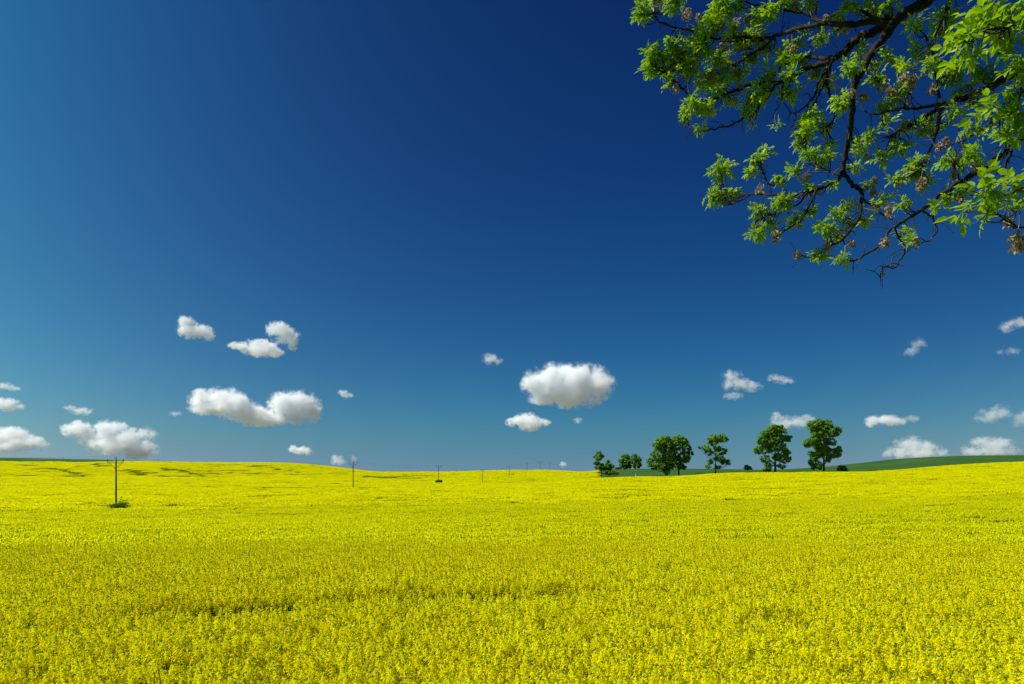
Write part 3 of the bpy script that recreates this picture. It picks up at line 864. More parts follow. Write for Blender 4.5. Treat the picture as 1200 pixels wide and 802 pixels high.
def shoot_bush():
    rs = np.random.default_rng(41)
    p = at(138.5, 596, 108.8)
    base = Vector((p.x, p.y, gz(p.x, p.y)))
    root = empty('shrub', base)
    tag(root, 'leafy green bush of upright shoots growing at the foot of the nearest power pole', 'shrub', 'bushes at power pole feet')
    st, lf = MB(), MB()
    k = 108.8 / F
    for q in range(130):
        tx = rs.normal() * 6.6; tall = (11.5 if 1 < tx < 9 else 8.6) * rs.uniform(.55, 1.05) * math.exp(-(tx / 14) ** 2)
        if q == 0: tx, tall = 3.2, 16
        end = Vector((tx * k * 1.15, rs.normal() * .6, 0.75 + tall * k))
        a0 = Vector((tx * k * .25, rs.normal() * .1, 0))
        path = limb_path(a0, end, rs, .05, 4)
        st.tube(path, np.linspace(.016, .004, len(path)), 4, cap=False)
        for w in range(16):
            c = path[rs.integers(3, len(path))]
            leaf_cloud(lf, c, (.16, .16, .13), 5, .062, rs, 0, .2, .5)
    st.build('stem', M_trunk, root)
    lf.build('foliage', M_bushleaf, root)
shoot_bush()
far_tree('shrub', 'small dark bush around the foot of a distant power pole', 'shrub', 'bushes at power pole feet', 514.3, 567, 302,
         [(512.8, 564.4, 2.0, 1.2), (515.6, 564.2, 2.0, 1.4)], .05, .22, 1.2, M_bushleaf, 42, 'foliage', clump=.4)
def marker(px, py0, py1, depth, r, mat, label):
    p = at(px, py0, depth)
    z0 = min(gz(p.x, p.y), p.z)
    mb = MB(); h = z_at(py1, depth) - z0
    mb.tube([(0, 0, 0), (0, 0, h * .93), (0, 0, h)], [r, r, r * .5], 6)
    tag(mb.build('marker_post', mat, None, loc=(p.x, p.y, z0)), label, 'post')
marker(745, 558, 554.6, 329, .09, M_white, 'short white marker post where the yellow crop meets the green field')
marker(74, 539.5, 536.5, 790, .22, M_polewood, 'tiny dark post on the green strip topping the left hill')
marker(185.5, 542, 538.3, 770, .16, M_polewood, 'tiny thin post at the right end of the left hill top')

# ------------------------------------------------------------------ the overhanging ash-leaved maple
# limbs traced from the photo, each at its own distance: (points, distance at start and end, width in photo pixels at start and end)
BR = [
    ([(1330, -190), (1240, -110), (1150, -45), (1092, -4), (1072, 10), (1052, 22), (1034, 34), (1012, 42), (1000, 50), (992, 60), (980, 67)], 7.3, 8.9, 34, 9),       # 0 main limb
    ([(1062, 14), (1046, 30), (1039, 40), (1026, 56), (1016, 72), (1006, 90), (1001, 102), (1000, 120), (998, 140), (994, 165), (990, 186), (988, 200)], 7.9, 8.2, 13, 6),  # 1 hanging limb
    ([(1046, 20), (1020, 25), (996, 29), (960, 28), (936, 34), (918, 39), (900, 45), (878, 48), (844, 48)], 8.2, 9.6, 10, 3),                                        # 2
    ([(908, 43), (896, 54), (884, 62), (870, 70), (858, 78), (846, 84), (832, 86)], 9.2, 9.9, 4.5, 1.5),
    ([(980, 67), (966, 69), (950, 67), (930, 70), (916, 78), (906, 90), (896, 100)], 8.8, 9.4, 7, 1.8),
    ([(980, 67), (972, 73), (958, 76), (942, 82), (930, 90), (916, 97), (898, 97), (882, 99), (866, 105), (850, 111), (834, 118), (816, 121), (804, 110), (790, 94), (776, 80)], 8.8, 9.9, 8, 1.6),  # 5
    ([(908, 99), (900, 114), (888, 128), (874, 138), (858, 146), (838, 151), (818, 154), (806, 149), (794, 142)], 9.2, 9.9, 4.5, 1.3),
    ([(974, 72), (968, 94), (972, 108), (978, 124), (978, 138), (970, 148), (960, 158)], 8.8, 9.1, 5, 1.6),
    ([(974, 74), (960, 96), (954, 114), (944, 124), (930, 134), (918, 120)], 8.8, 9.3, 4.5, 1.3),
    ([(966, 98), (958, 114), (948, 130), (936, 142), (933, 152)], 8.9, 9.3, 3, 1.2),
    ([(1040, 30), (1000, 10), (962, 24), (946, 18), (920, 13), (896, 9), (870, 1), (850, -8)], 8.3, 9.6, 6, 1.5),
    ([(900, 44), (872, 44), (846, 46), (820, 42), (811, 36), (798, 34), (786, 31), (773, 26), (767, 14), (766, 0), (764, -14)], 9.2, 9.8, 4, 1.5),
    ([(1310, 30), (1250, 60), (1191, 85), (1170, 98), (1144, 110), (1114, 121), (1093, 131), (1072, 144), (1056, 153), (1044, 160)], 7.0, 8.0, 17, 4),                  # 12
    ([(1114, 121), (1080, 127), (1059, 127), (1038, 131), (1021, 134), (1008, 125)], 7.6, 8.1, 5.5, 1.5),
    ([(1340, 110), (1260, 135), (1191, 165), (1178, 178), (1157, 195), (1127, 212), (1102, 229), (1080, 246), (1059, 259), (1042, 271), (1034, 284), (1017, 297), (1000, 305), (983, 305)], 6.6, 7.9, 14, 2),  # 14
    ([(1085, 42), (1093, 60), (1096, 82), (1098, 102), (1106, 123)], 7.7, 7.6, 3, 4),
    ([(1102, 128), (1097, 157), (1089, 178), (1080, 196)], 7.6, 7.7, 5, 2),
    ([(1048, 266), (1059, 293), (1055, 305), (1047, 314), (1034, 314), (1032, 326)], 7.5, 7.6, 3, 1.4),
    ([(1078, 246), (1093, 254), (1097, 271), (1085, 284), (1072, 288), (1059, 293)], 7.3, 7.4, 3.2, 1.3),
    ([(988, 200), (984, 208), (974, 216), (957, 222), (936, 228), (910, 228), (880, 228), (866, 232)], 8.2, 8.9, 6, 1.8),        # 19 left fork
    ([(988, 200), (994, 210), (1000, 218), (1008, 222), (1010, 236), (1006, 256), (991, 276), (972, 290), (950, 302), (934, 297)], 8.2, 8.5, 6.5, 1.6),
    ([(880, 228), (866, 236), (856, 240), (846, 236)], 8.8, 9.0, 2.5, 1.2),
    ([(957, 222), (950, 238), (940, 256), (924, 268), (912, 276)], 8.4, 8.7, 3.4, 1.3),
    ([(946, 226), (934, 240), (914, 250), (896, 254), (882, 262)], 8.5, 8.8, 3, 1.2),
    ([(904, 226), (896, 206), (891, 190)], 8.7, 8.8, 2, 1.1),
    ([(1008, 230), (1022, 240), (1030, 248), (1046, 258)], 8.2, 8.0, 2.6, 1.8),
    ([(1001, 130), (988, 112), (980, 100), (974, 92)], 8.1, 8.4, 2.6, 1.2),
    ([(1191, 165), (1184, 178), (1178, 196), (1174, 210)], 6.7, 6.6, 4.5, 2),
    ([(1330, 260), (1240, 262), (1200, 268), (1187, 263), (1169, 250), (1150, 240)], 5.2, 5.0, 6, 1.5),
    ([(1300, 180), (1230, 205), (1190, 225), (1165, 235)], 5.1, 4.9, 7, 1.5),
    ([(1320, -20), (1240, 10), (1190, 30), (1160, 36), (1130, 48)], 5.3, 5.0, 9, 1.5),
    ([(1320, 60), (1240, 92), (1195, 112), (1172, 128)], 5.2, 5.0, 8, 1.5),
    ([(1150, -45), (1120, -10), (1105, 20), (1098, 40), (1090, 62)], 7.4, 7.6, 7, 2),
    ([(1092, -4), (1040, -40), (980, -60), (920, -62), (860, -50)], 7.8, 9.2, 12, 2),            # above the frame
    ([(1150, -45), (1090, -110), (1010, -160), (930, -170)], 7.5, 8.6, 14, 2),
    ([(1200, 110), (1170, 60), (1160, 36)], 6.9, 6.5, 4, 2),
    ([(944, 66), (920, 92), (915, 118), (905, 140)], 8.9, 9.2, 2.4, 1.1),
    ([(984, 206), (962, 196), (948, 178), (938, 160), (925, 150)], 8.3, 8.8, 2.6, 1.1),
    ([(1200, 132), (1170, 140), (1150, 152), (1120, 168), (1096, 172)], 6.9, 7.3, 5, 1.6),
    ([(1127, 212), (1118, 196), (1124, 176), (1130, 160)], 7.1, 7.1, 2.6, 1.2),
]
# leafy shoots: (column, row, half width, half height, 1 = big near leaves)
LF = [(752,14,12,13,0),(770,0,10,7,0),(791,4,14,8,0),(842,10,18,13,0),(836,28,16,12,0),(822,40,14,10,0),(766,62,14,12,0),(790,56,14,11,0),(762,80,11,10,0),(782,76,14,12,0),(800,66,16,14,0),(818,58,18,14,0),(808,80,15,11,0),(784,95,8,8,0),
 (826,94,13,10,0),(810,124,12,11,0),(803,137,8,5,0),(828,128,13,9,0),(850,90,13,10,0),(842,68,15,13,0),(886,20,13,9,0),(902,14,12,8,0),(886,40,13,9,0),(870,46,12,7,0),(914,68,8,7,0),(890,108,17,14,0),(880,120,12,8,0),(868,55,11,6,0),(878,133,9,6,0),
 (820,150,8,4,0),(911,146,4,4,0),(880,148,5,3,0),(860,8,12,8,0),(918,66,13,9,0),(942,40,5,6,0),(950,4,14,6,0),(920,2,12,6,0),(996,8,12,8,0),(1020,12,14,10,0),(1042,4,12,8,0),(926,88,11,9,0),(926,108,13,10,0),(970,94,11,9,0),(954,86,8,6,0),(996,78,13,8,0),(988,118,13,12,0),
 (1020,74,9,7,0),(1038,70,12,7,0),(1028,92,12,7,0),(1036,122,8,6,0),(1040,142,10,6,0),(952,138,13,9,0),(944,152,11,8,0),(968,148,10,7,0),(1054,78,6,4,0),
 (1160,10,38,14,1),(1148,36,22,12,1),(1172,40,18,14,1),(1128,54,18,11,1),(1190,42,12,14,1),(1188,74,12,14,1),(1190,104,12,14,1),(1168,128,20,11,1),(1192,140,12,14,1),(1132,66,12,9,1),(1196,20,10,12,1),(1180,160,10,7,1),
 (1100,36,11,12,0),(1110,18,14,12,0),(1092,74,10,8,0),(1058,78,9,6,0),(1062,97,9,8,0),(1052,114,10,9,0),(1116,80,13,10,0),(1152,86,14,10,0),(1110,94,10,7,0),(1086,138,9,6,0),(1078,152,10,7,0),(1112,142,6,5,0),(1136,150,9,6,0),(1152,152,8,6,0),(1128,104,8,6,0),
 (1055,172,12,9,0),(1072,190,12,8,0),(1070,201,14,8,0),(1047,212,9,5,0),(1122,187,14,8,0),(1107,187,9,6,0),(1140,180,12,9,0),(1160,220,27,13,1),(1137,246,16,11,1),(1127,222,10,7,0),(1190,215,14,12,1),(1152,254,9,7,1),(1184,244,15,9,1),(1195,155,9,14,1),(1175,155,9,9,0),
 (1060,237,9,6,0),(1060,272,8,6,0),(1067,281,8,5,0),(1110,230,9,7,0),(845,199,17,11,0),(838,229,12,9,0),(859,225,7,7,0),(886,187,10,8,0),(899,176,7,5,0),(880,202,5,7,0),(914,211,7,6,0),(916,235,15,7,0),(892,247,14,7,0),(888,273,13,9,0),(904,265,7,7,0),(933,256,11,8,0),(949,247,8,6,0),
 (940,164,11,8,0),(949,180,10,8,0),(966,183,11,8,0),(942,148,9,6,0),(973,171,8,6,0),(1006,173,9,9,0),(1032,185,10,8,0),(1016,216,6,3,0),(980,213,7,5,0),(982,251,10,7,0),(997,242,8,6,0),(966,268,13,9,0),(982,275,9,6,0),(1025,240,8,4,0),(1013,258,8,5,0),(961,299,10,7,0),(985,303,9,6,0),(950,220,8,6,0),(995,262,8,6,0),
 (858,34,10,7,0),(880,66,10,8,0),(898,58,9,7,0),(930,52,10,7,0),(962,44,10,7,0),(985,26,10,7,0),(1010,58,9,6,0),(936,70,10,7,0),(866,84,11,8,0),(842,104,11,8,0),(856,118,9,7,0),(900,84,9,6,0),(1072,30,9,8,0),(1074,60,8,8,0),(1120,128,9,8,0),(1094,150,9,7,0),(1062,150,10,7,0),(1020,158,8,6,0),(1000,196,8,6,0),(1036,232,8,6,0),(1084,214,9,7,0),(1098,242,8,6,0),(930,200,8,6,0),(920,236,9,6,0),(1150,118,10,8,0),(1166,98,10,8,0),
 # above and beside the frame
 (800,-20,24,12,0),(850,-26,26,14,0),(900,-30,28,14,0),(950,-34,30,14,0),(1000,-36,30,14,0),(1050,-30,30,14,0),(900,-80,34,18,0),(960,-90,36,18,0),(1020,-84,36,18,0),(1080,-70,34,18,0),(940,-150,40,22,0),(1000,-170,40,22,0),(1060,-140,40,22,0),(1120,-90,34,20,0),(1140,-30,30,16,0),(1180,-50,34,18,1),(1230,10,26,20,1),(1236,70,24,20,1),(1240,130,24,20,1),(1240,200,24,20,1),(1240,-60,34,20,1),(1090,-190,44,22,0),(1170,-130,40,22,0)]
SD = [(805,17,7),(851,55,5),(834,87,5),(792,103,5),(866,97,5),(902,85,5),(932,6,5),(968,21,4),(928,55,5),(1034,98,7),(1044,108,7),(1059,89,5),(1070,91,5),(1013,113,6),(1089,59,5),(1093,103,5),(1059,149,5),(1108,165,5),(945,209,6),(909,277,7),(1017,183,4),(1025,211,4),(1023,224,4),
 (991,34,4),(1042,247,7),(1038,283,5),(998,285,4),(934,298,4),(970,288,7),(1072,281,4),(1144,192,7),(1140,110,5),(1193,282,11),(1182,260,5),(1053,213,5),(1080,213,6),(890,221,5),(1125,232,4),(862,28,6),(876,24,5),(845,30,5),(1138,118,5),(1066,100,5),(1000,108,4),(1118,205,5),(1100,172,4),(1174,40,4),(818,20,4)]

def maple():
    rs = np.random.default_rng(77)
    TX, TY = 8.3, 6.4
    root = empty('maple_tree', (TX, TY, gz(TX, TY)))
    tag(root, 'leafy maple branches with dry seed clusters hanging into the top right corner', 'tree')
    def attach(o):
        o.parent = root
        o.matrix_parent_inverse = Matrix.Translation(-root.location)
    g = gz(TX, TY)
    trunk = MB()
    tp = smooth_line([(TX, TY, g - .3), (TX + .05, TY + .02, g + 1.2), (TX - .1, TY + .05, g + 3.4), (TX - .25, TY + .15, g + 5.6), (TX - .5, TY + .3, g + 8.2), (TX - .9, TY + .6, g + 11)], 5)
    tr = np.linspace(.34, .10, len(tp)); tr[0] = .46; tr[1] = .38
    trunk.tube([Vector(p) for p in tp], tr, 14)
    to = trunk.build('trunk', M_bark, None, True); attach(to)
    lines, brs = [], []
    for bi, (pts, d0, d1, w0, w1) in enumerate(BR):
        P = np.array(pts, float)
        s = np.concatenate([[0], np.cumsum(np.hypot(*np.diff(P, axis=0).T))]); s /= s[-1]
        D = d0 + (d1 - d0) * s + 0.10 * np.sin(s * 7 + bi)
        W = np.array([at(x, y, d) for (x, y), d in zip(P, D)])
        rad = (w0 + (w1 - w0) * s ** .8) * 0.44 * D / F
        if P[0][0] > 1225:               # limbs that leave the picture run on to the trunk
            zt = W[0][2] - (0.5 + 0.25 * abs(TX - W[0][0]))
            j = int(np.argmin(np.abs(tp[:, 2] - zt)))
            W = np.vstack([tp[j], (tp[j] + W[0]) / 2 + np.array([0, 0, -.1]), W])
            rad = np.concatenate([[rad[0] * 1.35, rad[0] * 1.15], rad])
        sub = 4
        q = smooth_line(np.column_stack([W, rad]), sub)
        L = q[:, :3].copy()
        jit = rs.normal(size=L.shape) * 0.006; jit[0] = jit[-1] = 0
        L = L + jit
        lines.append((L, q[:, 3]))
        mb = MB(); mb.tube([Vector(p) for p in L], np.maximum(q[:, 3], .0035) * rs.uniform(.9, 1.12, len(L)), 9 if w0 > 8 else 6)
        # side twigs
        n = int(3 + 0.4 * len(L))
        for t in range(n):
            j = rs.integers(len(L) // 4, len(L))
            a = L[j]
            if abs(a[0] / a[1]) > .75: continue
            dr = L[min(j + 1, len(L) - 1)] - L[j - 1]; dr /= np.linalg.norm(dr) + 1e-9
            v = dr * rs.uniform(.2, .9) + rs.normal(size=3) * .6; v /= np.linalg.norm(v)
            ln = rs.uniform(.07, .2)
            tw = smooth_line([a, a + v * ln * .5 + np.array([0, 0, .02]), a + v * ln + np.array([0, 0, rs.uniform(-.06, .06)])], 3)
            mb.tube([Vector(p) for p in tw], np.linspace(.0055, .0025, len(tw)), 4, 1 if rs.uniform() < .45 else 0, cap=False)
            if rs.uniform() < .6:
                b = tw[3]; v2 = v + rs.normal(size=3) * .7; v2 /= np.linalg.norm(v2)
                mb.tube([Vector(b), Vector(b + v2 * ln * .5)], [.004, .002], 4, 1 if rs.uniform() < .45 else 0, cap=False)
        brs.append(mb)
    allpts = np.vstack([l for l, r in lines]); owner = np.concatenate([[i] * len(l) for i, (l, r) in enumerate(lines)])
    def nearest(px, py, near):
        """branch whose image passes nearest to (px, py)"""
        d = np.maximum(allpts[:, 1], .3)
        rel = allpts - np.array([0, 0, CAM_Z])
        cz = rel[:, 1]; cyy = rel[:, 2]
        u = 600 + F * rel[:, 0] / np.maximum(cz, .1); v = HY - F * cyy / np.maximum(cz, .1)
        dd = np.hypot(u - px, v - py)
        far = allpts[:, 1] < 5.7
        dd = dd + np.where(far != bool(near), 60, 0) + np.where(cz < 1, 1e6, 0)
        j = int(np.argmin(dd))
        return j
    LF.extend([(rs.uniform(890, 1260), rs.uniform(-230, -22), rs.uniform(22, 40), rs.uniform(12, 20), 0) for q in range(60)])  # unseen leaf clusters above the frame, added to shade the limbs below
    LF.extend([(rs.uniform(1226, 1440), rs.uniform(-90, 270), rs.uniform(18, 34), rs.uniform(12, 20), int(rs.uniform() < .4)) for q in range(60)])
    leaves = {}
    def compound_leaf(mb, base, d, up, size, nl):
        d = d / np.linalg.norm(d)
        s = np.cross(d, up); s /= np.linalg.norm(s) + 1e-9
        n = np.cross(s, d)
        L = size
        pet = [base, base + d * L * .45 - n * L * .02, base + d * L * .95 - n * L * .10]
        w = s * .0022
        mb.add([pet[0] - w, pet[0] + w, pet[1] + w, pet[1] - w, pet[2] - w * .5, pet[2] + w * .5], [(0, 1, 2, 3), (3, 2, 5, 4)])
        spots = [(.97, 0, 1.15)] + [(.72, 1, 1.0), (.72, -1, 1.0)] + ([(.45, 1, .85), (.45, -1, .85)] if nl >= 5 else [])
        for t, sd, k in spots:
            p = base + d * L * t - n * L * .10 * t * t
            ld = (d * (.55 if sd else 1) + s * sd * .85 - n * rs.uniform(.05, .45) + rs.normal(size=3) * .12)
            ld /= np.linalg.norm(ld)
            ll = L * .58 * k * rs.uniform(.85, 1.15); lw = ll * rs.uniform(.21, .28)
            ls = np.cross(ld, n + rs.normal(size=3) * .25); ls /= np.linalg.norm(ls) + 1e-9
            ln = np.cross(ls, ld)
            e = ln * lw * .35
            P = [p, p + ld * ll * .32, p + ld * ll * .66, p + ld * ll - ln * ll * .08,
                 p + ld * ll * .26 + ls * lw + e, p + ld * ll * .62 + ls * lw * .82 + e * .8, p + ld * ll * .26 - ls * lw + e, p + ld * ll * .62 - ls * lw * .82 + e * .8]
            mb.add(P, [(0, 1, 4), (1, 2, 5, 4), (2, 3, 5), (0, 6, 1), (1, 6, 7, 2), (2, 7, 3)])
    for (px, py, rx, ry, near) in LF:
        j = nearest(px, py, near); o = int(owner[j])
        d = allpts[j][1] + rs.normal() * (.12 if py > -10 else .5)
        if near: d = float(np.clip(d, 4.5, 5.3))
        mb = leaves.setdefault(o, MB())
        C = np.array(at(px, py, d))
        if (px > 1222 or py < -15) and np.linalg.norm(C - allpts[j]) > .85: continue
        R3 = np.array([rx * d / F, .7 * (rx + ry) * d / F, ry * d / F])
        size = (.130 if near else .080) * rs.uniform(.9, 1.1)
        area = math.pi * R3[0] * R3[2]
        n = max(4, int((3.2 if near else 3.1) * area / (.30 * size * size)))
        # shoots that carry the leaves
        shoots = []
        for q in range(max(2, min(7, n // 5))):
            e = C + rs.uniform(-.6, .6, 3) * R3
            a = allpts[j] if q == 0 else (allpts[max(j - rs.integers(0, 5), 0)] if owner[max(j - 4, 0)] == o else allpts[j])
            m = (a + e) / 2 + rs.normal(size=3) * .03 + np.array([0, 0, -.03])
            sh = smooth_line([a, m, e], 4); shoots.append(sh)
            brs[o].tube([Vector(p) for p in sh], np.linspace(.006, .0028, len(sh)), 4, 1 if rs.uniform() < .4 else 0, cap=False)
        for q in range(n):
            dd = rs.normal(size=3); dd /= np.linalg.norm(dd)
            p = C + dd * R3 * rs.uniform(.15, .95)
            out = dd * 1.0 + rs.normal(size=3) * .5 + np.array([-.15, 0, -.1])
            up = np.array([-.25, -.1, 1.0]) + rs.normal(size=3) * .45
            compound_leaf(mb, p - out / np.linalg.norm(out) * size * .5, out, up, size * rs.uniform(.7, 1.2), 5 if rs.uniform() < .75 else 3)
    bobs = []
    for mb in brs:
        o = mb.build('branch', [M_bark, M_twig], None, True); attach(o); bobs.append(o)
    for o, mb in leaves.items():
        lo = mb.build('foliage', M_leaf, bobs[o])
    for (px, py, r) in SD:
        near = px > 1160 and r > 6
        j = nearest(px, py - 6, near); o = int(owner[j])
        a = allpts[j]; d = a[1] - .03
        C = np.array(at(px, py, d)); rr = r * d / F
        mb = MB()
        top = C + np.array([0, 0, rr * 1.2])
        mb.tube([Vector(a), Vector((a + top) / 2 + np.array([.01, 0, .02])), Vector(top)], [.003, .0022, .0018], 4, 0, cap=False)
        for q in range(int(14 + r * 3.4)):
            p = C + np.clip(rs.normal(size=3), -1.25, 1.25) * rr * np.array([.5, .5, .62])
            wd = np.array([rs.normal() * .4, rs.normal() * .4, -1.0]); wd /= np.linalg.norm(wd)
            sd = np.cross(wd, rs.normal(size=3)); sd /= np.linalg.norm(sd); nn = np.cross(wd, sd)
            l = rs.uniform(.028, .042)
            for sgn in (-1, 1):
                t = wd * l + sd * sgn * l * .45
                w = sd * sgn * l * .42 + nn * l * .2
                mb.add([p, p + t * .45 + w, p + t, p + t * .5 - w * .4], [(0, 1, 2, 3)])
            mb.add([p, p + sd * .0015, top + sd * .0015, top], [(0, 1, 2, 3)])
        mb.build('seed_cluster', M_seed, bobs[o])
maple()

# ------------------------------------------------------------------ clouds: lumps of real vapour, lit by the sun
def cloud(label, depth, blobs, tau=9.0, wisp=0.5, seed=0):
    """blobs: (column, row, half width, half height) in the photo; the cloud hangs at forward distance DEPTH"""
    rs = np.random.default_rng(500 + seed)
    tau *= .33 if tau < 4.5 else .62
    k = depth / F
    cx = np.mean([b[0] for b in blobs]); cyy = np.mean([b[1] for b in blobs])
    O = at(cx, cyy, depth)
    B = []
    for (px, py, rx, ry) in blobs:
        p = at(px, py, depth)
        B.append((np.array([p.x - O.x, rs.uniform(-.35, .35) * rx * k, p.z - O.z]), np.array([rx * k, .5 * (rx + ry) * k * 1.05, ry * k])))
    size = float(np.mean([max(r) for c, r in B])); small = float(np.mean([min(r) for c, r in B]))
    REACH = 1.45
    # hull: a closed skin a little outside the vapour
    bm = bmesh.new()
    bmesh.ops.create_icosphere(bm, subdivisions=4, radius=1.0)
    for v in bm.verts:
        d = np.array(v.co); d /= np.linalg.norm(d)
        best = 0.2 * small
        for c, r in B:
            # farthest crossing of the ray with the blob's enlarged ellipsoid
            dd, cc = d / (r * REACH), c / (r * REACH)
            a_, b_, c_ = dd @ dd, -2 * dd @ cc, cc @ cc - 1
            q = b_ * b_ - 4 * a_ * c_
            if q > 0: best = max(best, (-b_ + math.sqrt(q)) / (2 * a_))
        v.co = d * best
    for it in range(2):
        bmesh.ops.smooth_vert(bm, verts=bm.verts, factor=.35, use_axis_x=True, use_axis_y=True, use_axis_z=True)
    me = bpy.data.meshes.new('cloud'); bm.to_mesh(me); bm.free()
    m, t = new_mat('cloud_vapour')
    tc = N(t, 'ShaderNodeTexCoord')
    pos = tc.outputs['Object']
    off = N(t, 'ShaderNodeVectorMath', operation='ADD'); t.links.new(pos, off.inputs[0]); off.inputs[1].default_value = tuple(rs.uniform(-1, 1, 3) * size * 40)
    n1 = N(t, 'ShaderNodeTexNoise'); n1.inputs['Scale'].default_value = 0.75 / small; n1.inputs['Detail'].default_value = 6.5; n1.inputs['Roughness'].default_value = .58
    t.links.new(off.outputs[0], n1.inputs['Vector'])
    sh = None
    for c, r in B:
        s_ = N(t, 'ShaderNodeVectorMath', operation='SUBTRACT'); t.links.new(pos, s_.inputs[0]); s_.inputs[1].default_value = tuple(c)
        m_ = N(t, 'ShaderNodeVectorMath', operation='MULTIPLY'); t.links.new(s_.outputs[0], m_.inputs[0]); m_.inputs[1].default_value = tuple(1 / r)
        l_ = N(t, 'ShaderNodeVectorMath', operation='LENGTH'); t.links.new(m_.outputs[0], l_.inputs[0])
        sh = l_.outputs['Value'] if sh is None else math_node(t, 'SMOOTH_MIN', sh, l_.outputs['Value'], 0.25)
    f = math_node(t, 'ADD', sh, math_node(t, 'MULTIPLY', math_node(t, 'SUBTRACT', n1.outputs[0], 0.5), 6.6 * wisp))
    n2 = N(t, 'ShaderNodeTexNoise'); n2.inputs['Scale'].default_value = 2.6 / small; n2.inputs['Detail'].default_value = 5; n2.inputs['Roughness'].default_value = .65
    t.links.new(off.outputs[0], n2.inputs['Vector'])
    f = math_node(t, 'ADD', f, math_node(t, 'MULTIPLY', math_node(t, 'SUBTRACT', n2.outputs[0], 0.5), 4.2 * wisp))
    mr = N(t, 'ShaderNodeMapRange', interpolation_type='SMOOTHSTEP')
    t.links.new(f, mr.inputs['Value'])
    mr.inputs['From Min'].default_value = 1.06; mr.inputs['From Max'].default_value = 1.0 - (.40 + .8 * wisp)
    mr.inputs['To Min'].default_value = 0.0; mr.inputs['To Max'].default_value = tau / small / 2
    # nothing reaches the skin
    edge = N(t, 'ShaderNodeMapRange'); t.links.new(sh, edge.inputs['Value'])
    edge.inputs['From Min'].default_value = 1.40; edge.inputs['From Max'].default_value = 1.2; edge.inputs['To Min'].default_value = 0; edge.inputs['To Max'].default_value = 1
    veil = N(t, 'ShaderNodeMapRange', interpolation_type='SMOOTHSTEP'); t.links.new(f, veil.inputs['Value'])
    veil.inputs['From Min'].default_value = 1.28; veil.inputs['From Max'].default_value = 0.7; veil.inputs['To Min'].default_value = 0; veil.inputs['To Max'].default_value = tau / small / 2 * .08
    den = math_node(t, 'MULTIPLY', math_node(t, 'ADD', mr.outputs[0], veil.outputs[0]), edge.outputs[0])
    vs = N(t, 'ShaderNodeVolumePrincipled')
    vs.inputs['Color'].default_value = (.955, .966, .976, 1)
    vs.inputs['Anisotropy'].default_value = 0.1
    t.links.new(den, vs.inputs['Density'])
    o = N(t, 'ShaderNodeOutputMaterial'); t.links.new(vs.outputs[0], o.inputs['Volume'])
    m.cycles.volume_step_rate = 0.35
    me.materials.append(m)
    ob = bpy.data.objects.new('cloud', me); ob.location = O
    COL.objects.link(ob)
    tag(ob, label, 'cloud', 'small fair weather clouds')
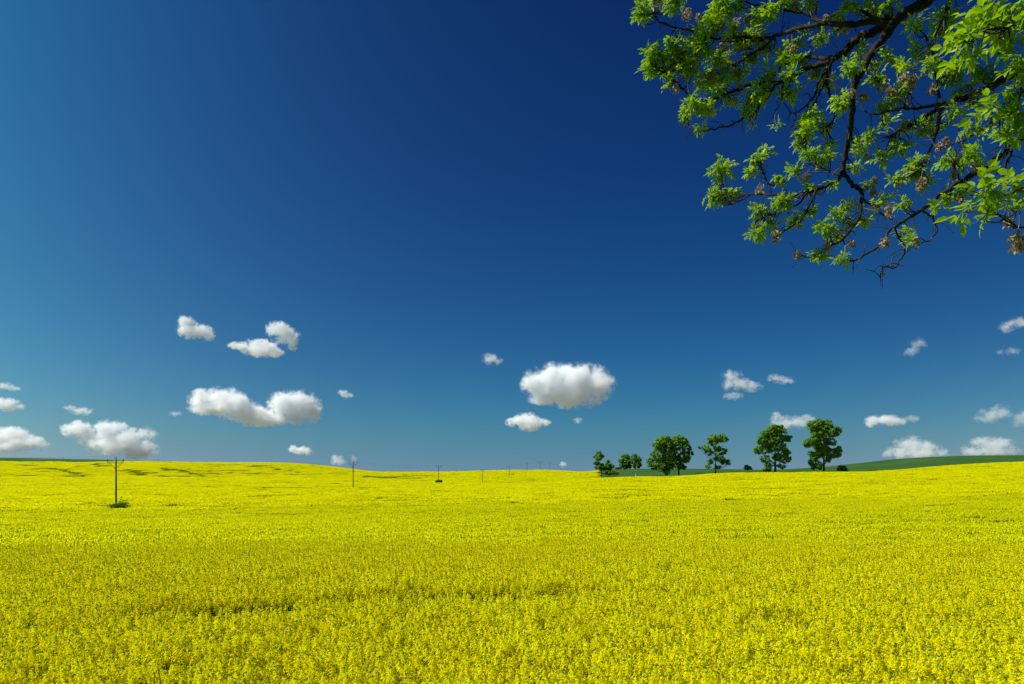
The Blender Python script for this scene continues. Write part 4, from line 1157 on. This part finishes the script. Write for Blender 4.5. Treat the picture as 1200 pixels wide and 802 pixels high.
CL = [
 ('biggest oval white cloud above the centre of the field', 11500, [(640,450,24,19),(665,447,30,20),(690,450,26,19),(706,452,13,13),(622,452,11,11),(676,464,28,13),(655,464,20,11),(640,468,18,6)], 11, .42),
 ('small bright cloud directly below the biggest oval cloud', 14000, [(618,494,14,9),(606,495,12,5),(630,496,13,5),(620,500,12,5)], 7, .5),
 ('tiny puff low to the right under the biggest oval cloud', 15000, [(677,493,5,3.4)], 2.2, .6),
 ('small ragged puff above and left of the biggest oval cloud', 9500, [(576,421,10,6),(583,424,6,4)], 3.5, .6),
 ('tiny white puff just over the horizon beside the far hill', 24000, [(660,544.5,4.5,3.4)], 3.2, .45),
 ('large arched white cloud, left of the two touching cumulus', 11500, [(236,470,15,12),(258,471,24,15),(280,478,22,14),(298,487,24,11),(322,492,18,7),(250,479,24,8)], 10, .42),
 ('rounded white cloud, right of the two touching cumulus', 11700, [(335,474,18,14),(352,471,18,12),(365,481,11,14),(346,489,14,9),(325,470,8,7)], 9, .45),
 ('leftmost of the three upper clouds, wedge shaped', 8600, [(217,379,9,8),(224,387,14,9),(238,389,12,8),(244,394,7,5)], 5, .5),
 ('flat cloud in the middle of the three upper clouds', 8700, [(298,410,14,7),(310,409,16,9),(322,413,10,6),(282,406,14,4),(296,403,8,5)], 5, .5),
 ('curled rounded cloud, right of the three upper clouds', 8600, [(325,387,12,9),(337,393,11,10),(343,401,6,9),(330,397,10,6)], 6, .48),
 ('small flat cloud low over the left hill', 18000, [(352,528,11,4.5),(344,526,6,4),(360,530,7,3.4)], 5, .5),
 ('little slanting wisp alone right of the two touching cumulus', 12500, [(401,460,6,3.2),(407,464,7,3.2)], 3, .5),
 ('faint puff beside the power pole at the foot of the hill', 19500, [(397,540,8,5.5),(392,536,4,3)], 3, .6),
 ('very faint wisp right of the puff beside the power pole', 19500, [(414,537,4,4)], 1.4, .65),
 ('long low cumulus bank behind the nearest power pole', 16500, [(88,503,17,9),(104,511,16,9),(132,505,16,11),(140,520,30,13),(162,528,20,11),(120,522,16,12),(150,512,16,9)], 8, .5),
 ('small cloud touching the upper right of the low bank', 16400, [(170,507,10,7),(180,510,8,6)], 3.2, .55),
 ('thin wisp floating above the low cumulus bank', 14500, [(98,482,12,4.5),(82,478,7,3)], 2.6, .6),
 ('low cloud bank cut by the left edge of the view', 16500, [(8,510,22,9),(30,519,20,8),(-14,520,22,12),(12,524,22,7),(46,522,9,5)], 6, .52),
 ('white puff at the left edge above the low bank', 13500, [(10,475,13,7),(20,477,7,4),(0,473,8,6)], 4.5, .5),
 ('thin flat wisp at the left edge, higher than the puff', 12500, [(6,453,11,4),(18,456,7,3)], 2.4, .6),
 ('tiny wisp left of the large arched cloud', 12500, [(206,485,7,3)], 1.6, .65),
 ('ragged two lobed cloud above the tall roadside trees', 10500, [(858,442,11,8),(868,450,14,7),(880,453,12,6),(852,450,6,8),(860,464,10,5)], 3.2, .62),
 ('thin wisp just right of the ragged two lobed cloud', 10600, [(908,444,9,4.5),(921,446,10,4)], 2.2, .6),
 ('soft grey cloud directly behind the two tallest roadside trees', 14500, [(908,490,7,6.5),(921,495,14,7),(936,495,12,7),(946,491,8,5)], 4, .5),
 ('faint slanting wisp high above the right end of the trees', 9000, [(1067,412,8,6),(1076,403,9,6)], 1.5, .65),
 ('thin bright wisp at the right edge, highest of the right side', 8000, [(1180,383,8,6),(1192,379,12,6),(1203,378,9,6)], 2.6, .58),
 ('flat white cloud with rounded left end over the green hill', 14500, [(1024,494,10,6.5),(1038,493,13,6),(1050,494,9,5)], 4.5, .48),
 ('tiny faint puff right of the flat white cloud', 14500, [(1069,491,7,4.5)], 1.6, .6),
 ('heaped cloud resting on the green hill skyline, left of two', 19500, [(1068,521,15,9),(1084,525,15,8),(1054,530,14,7),(1076,531,26,7),(1044,533,8,4)], 3.8, .56),
 ('heaped cloud resting on the green hill skyline, right of two', 19500, [(1152,521,16,8),(1170,522,17,8),(1140,527,10,6),(1160,529,26,6)], 3.4, .56),
 ('pale hazy cloud above the right end of the green hill', 14500, [(1160,487,13,8),(1170,484,11,8),(1150,490,8,5)], 2.2, .58),
 ('pale hazy puff cut by the right edge over the green hill', 14500, [(1197,492,11,9),(1206,488,9,8)], 2, .6),
 ('very faint smudge of cloud below the bright right edge wisp', 9500, [(1186,412,7,4.5),(1172,413,5,3)], 1.0, .65),
]
for i, c in enumerate(CL):
    cloud(*c, seed=i)
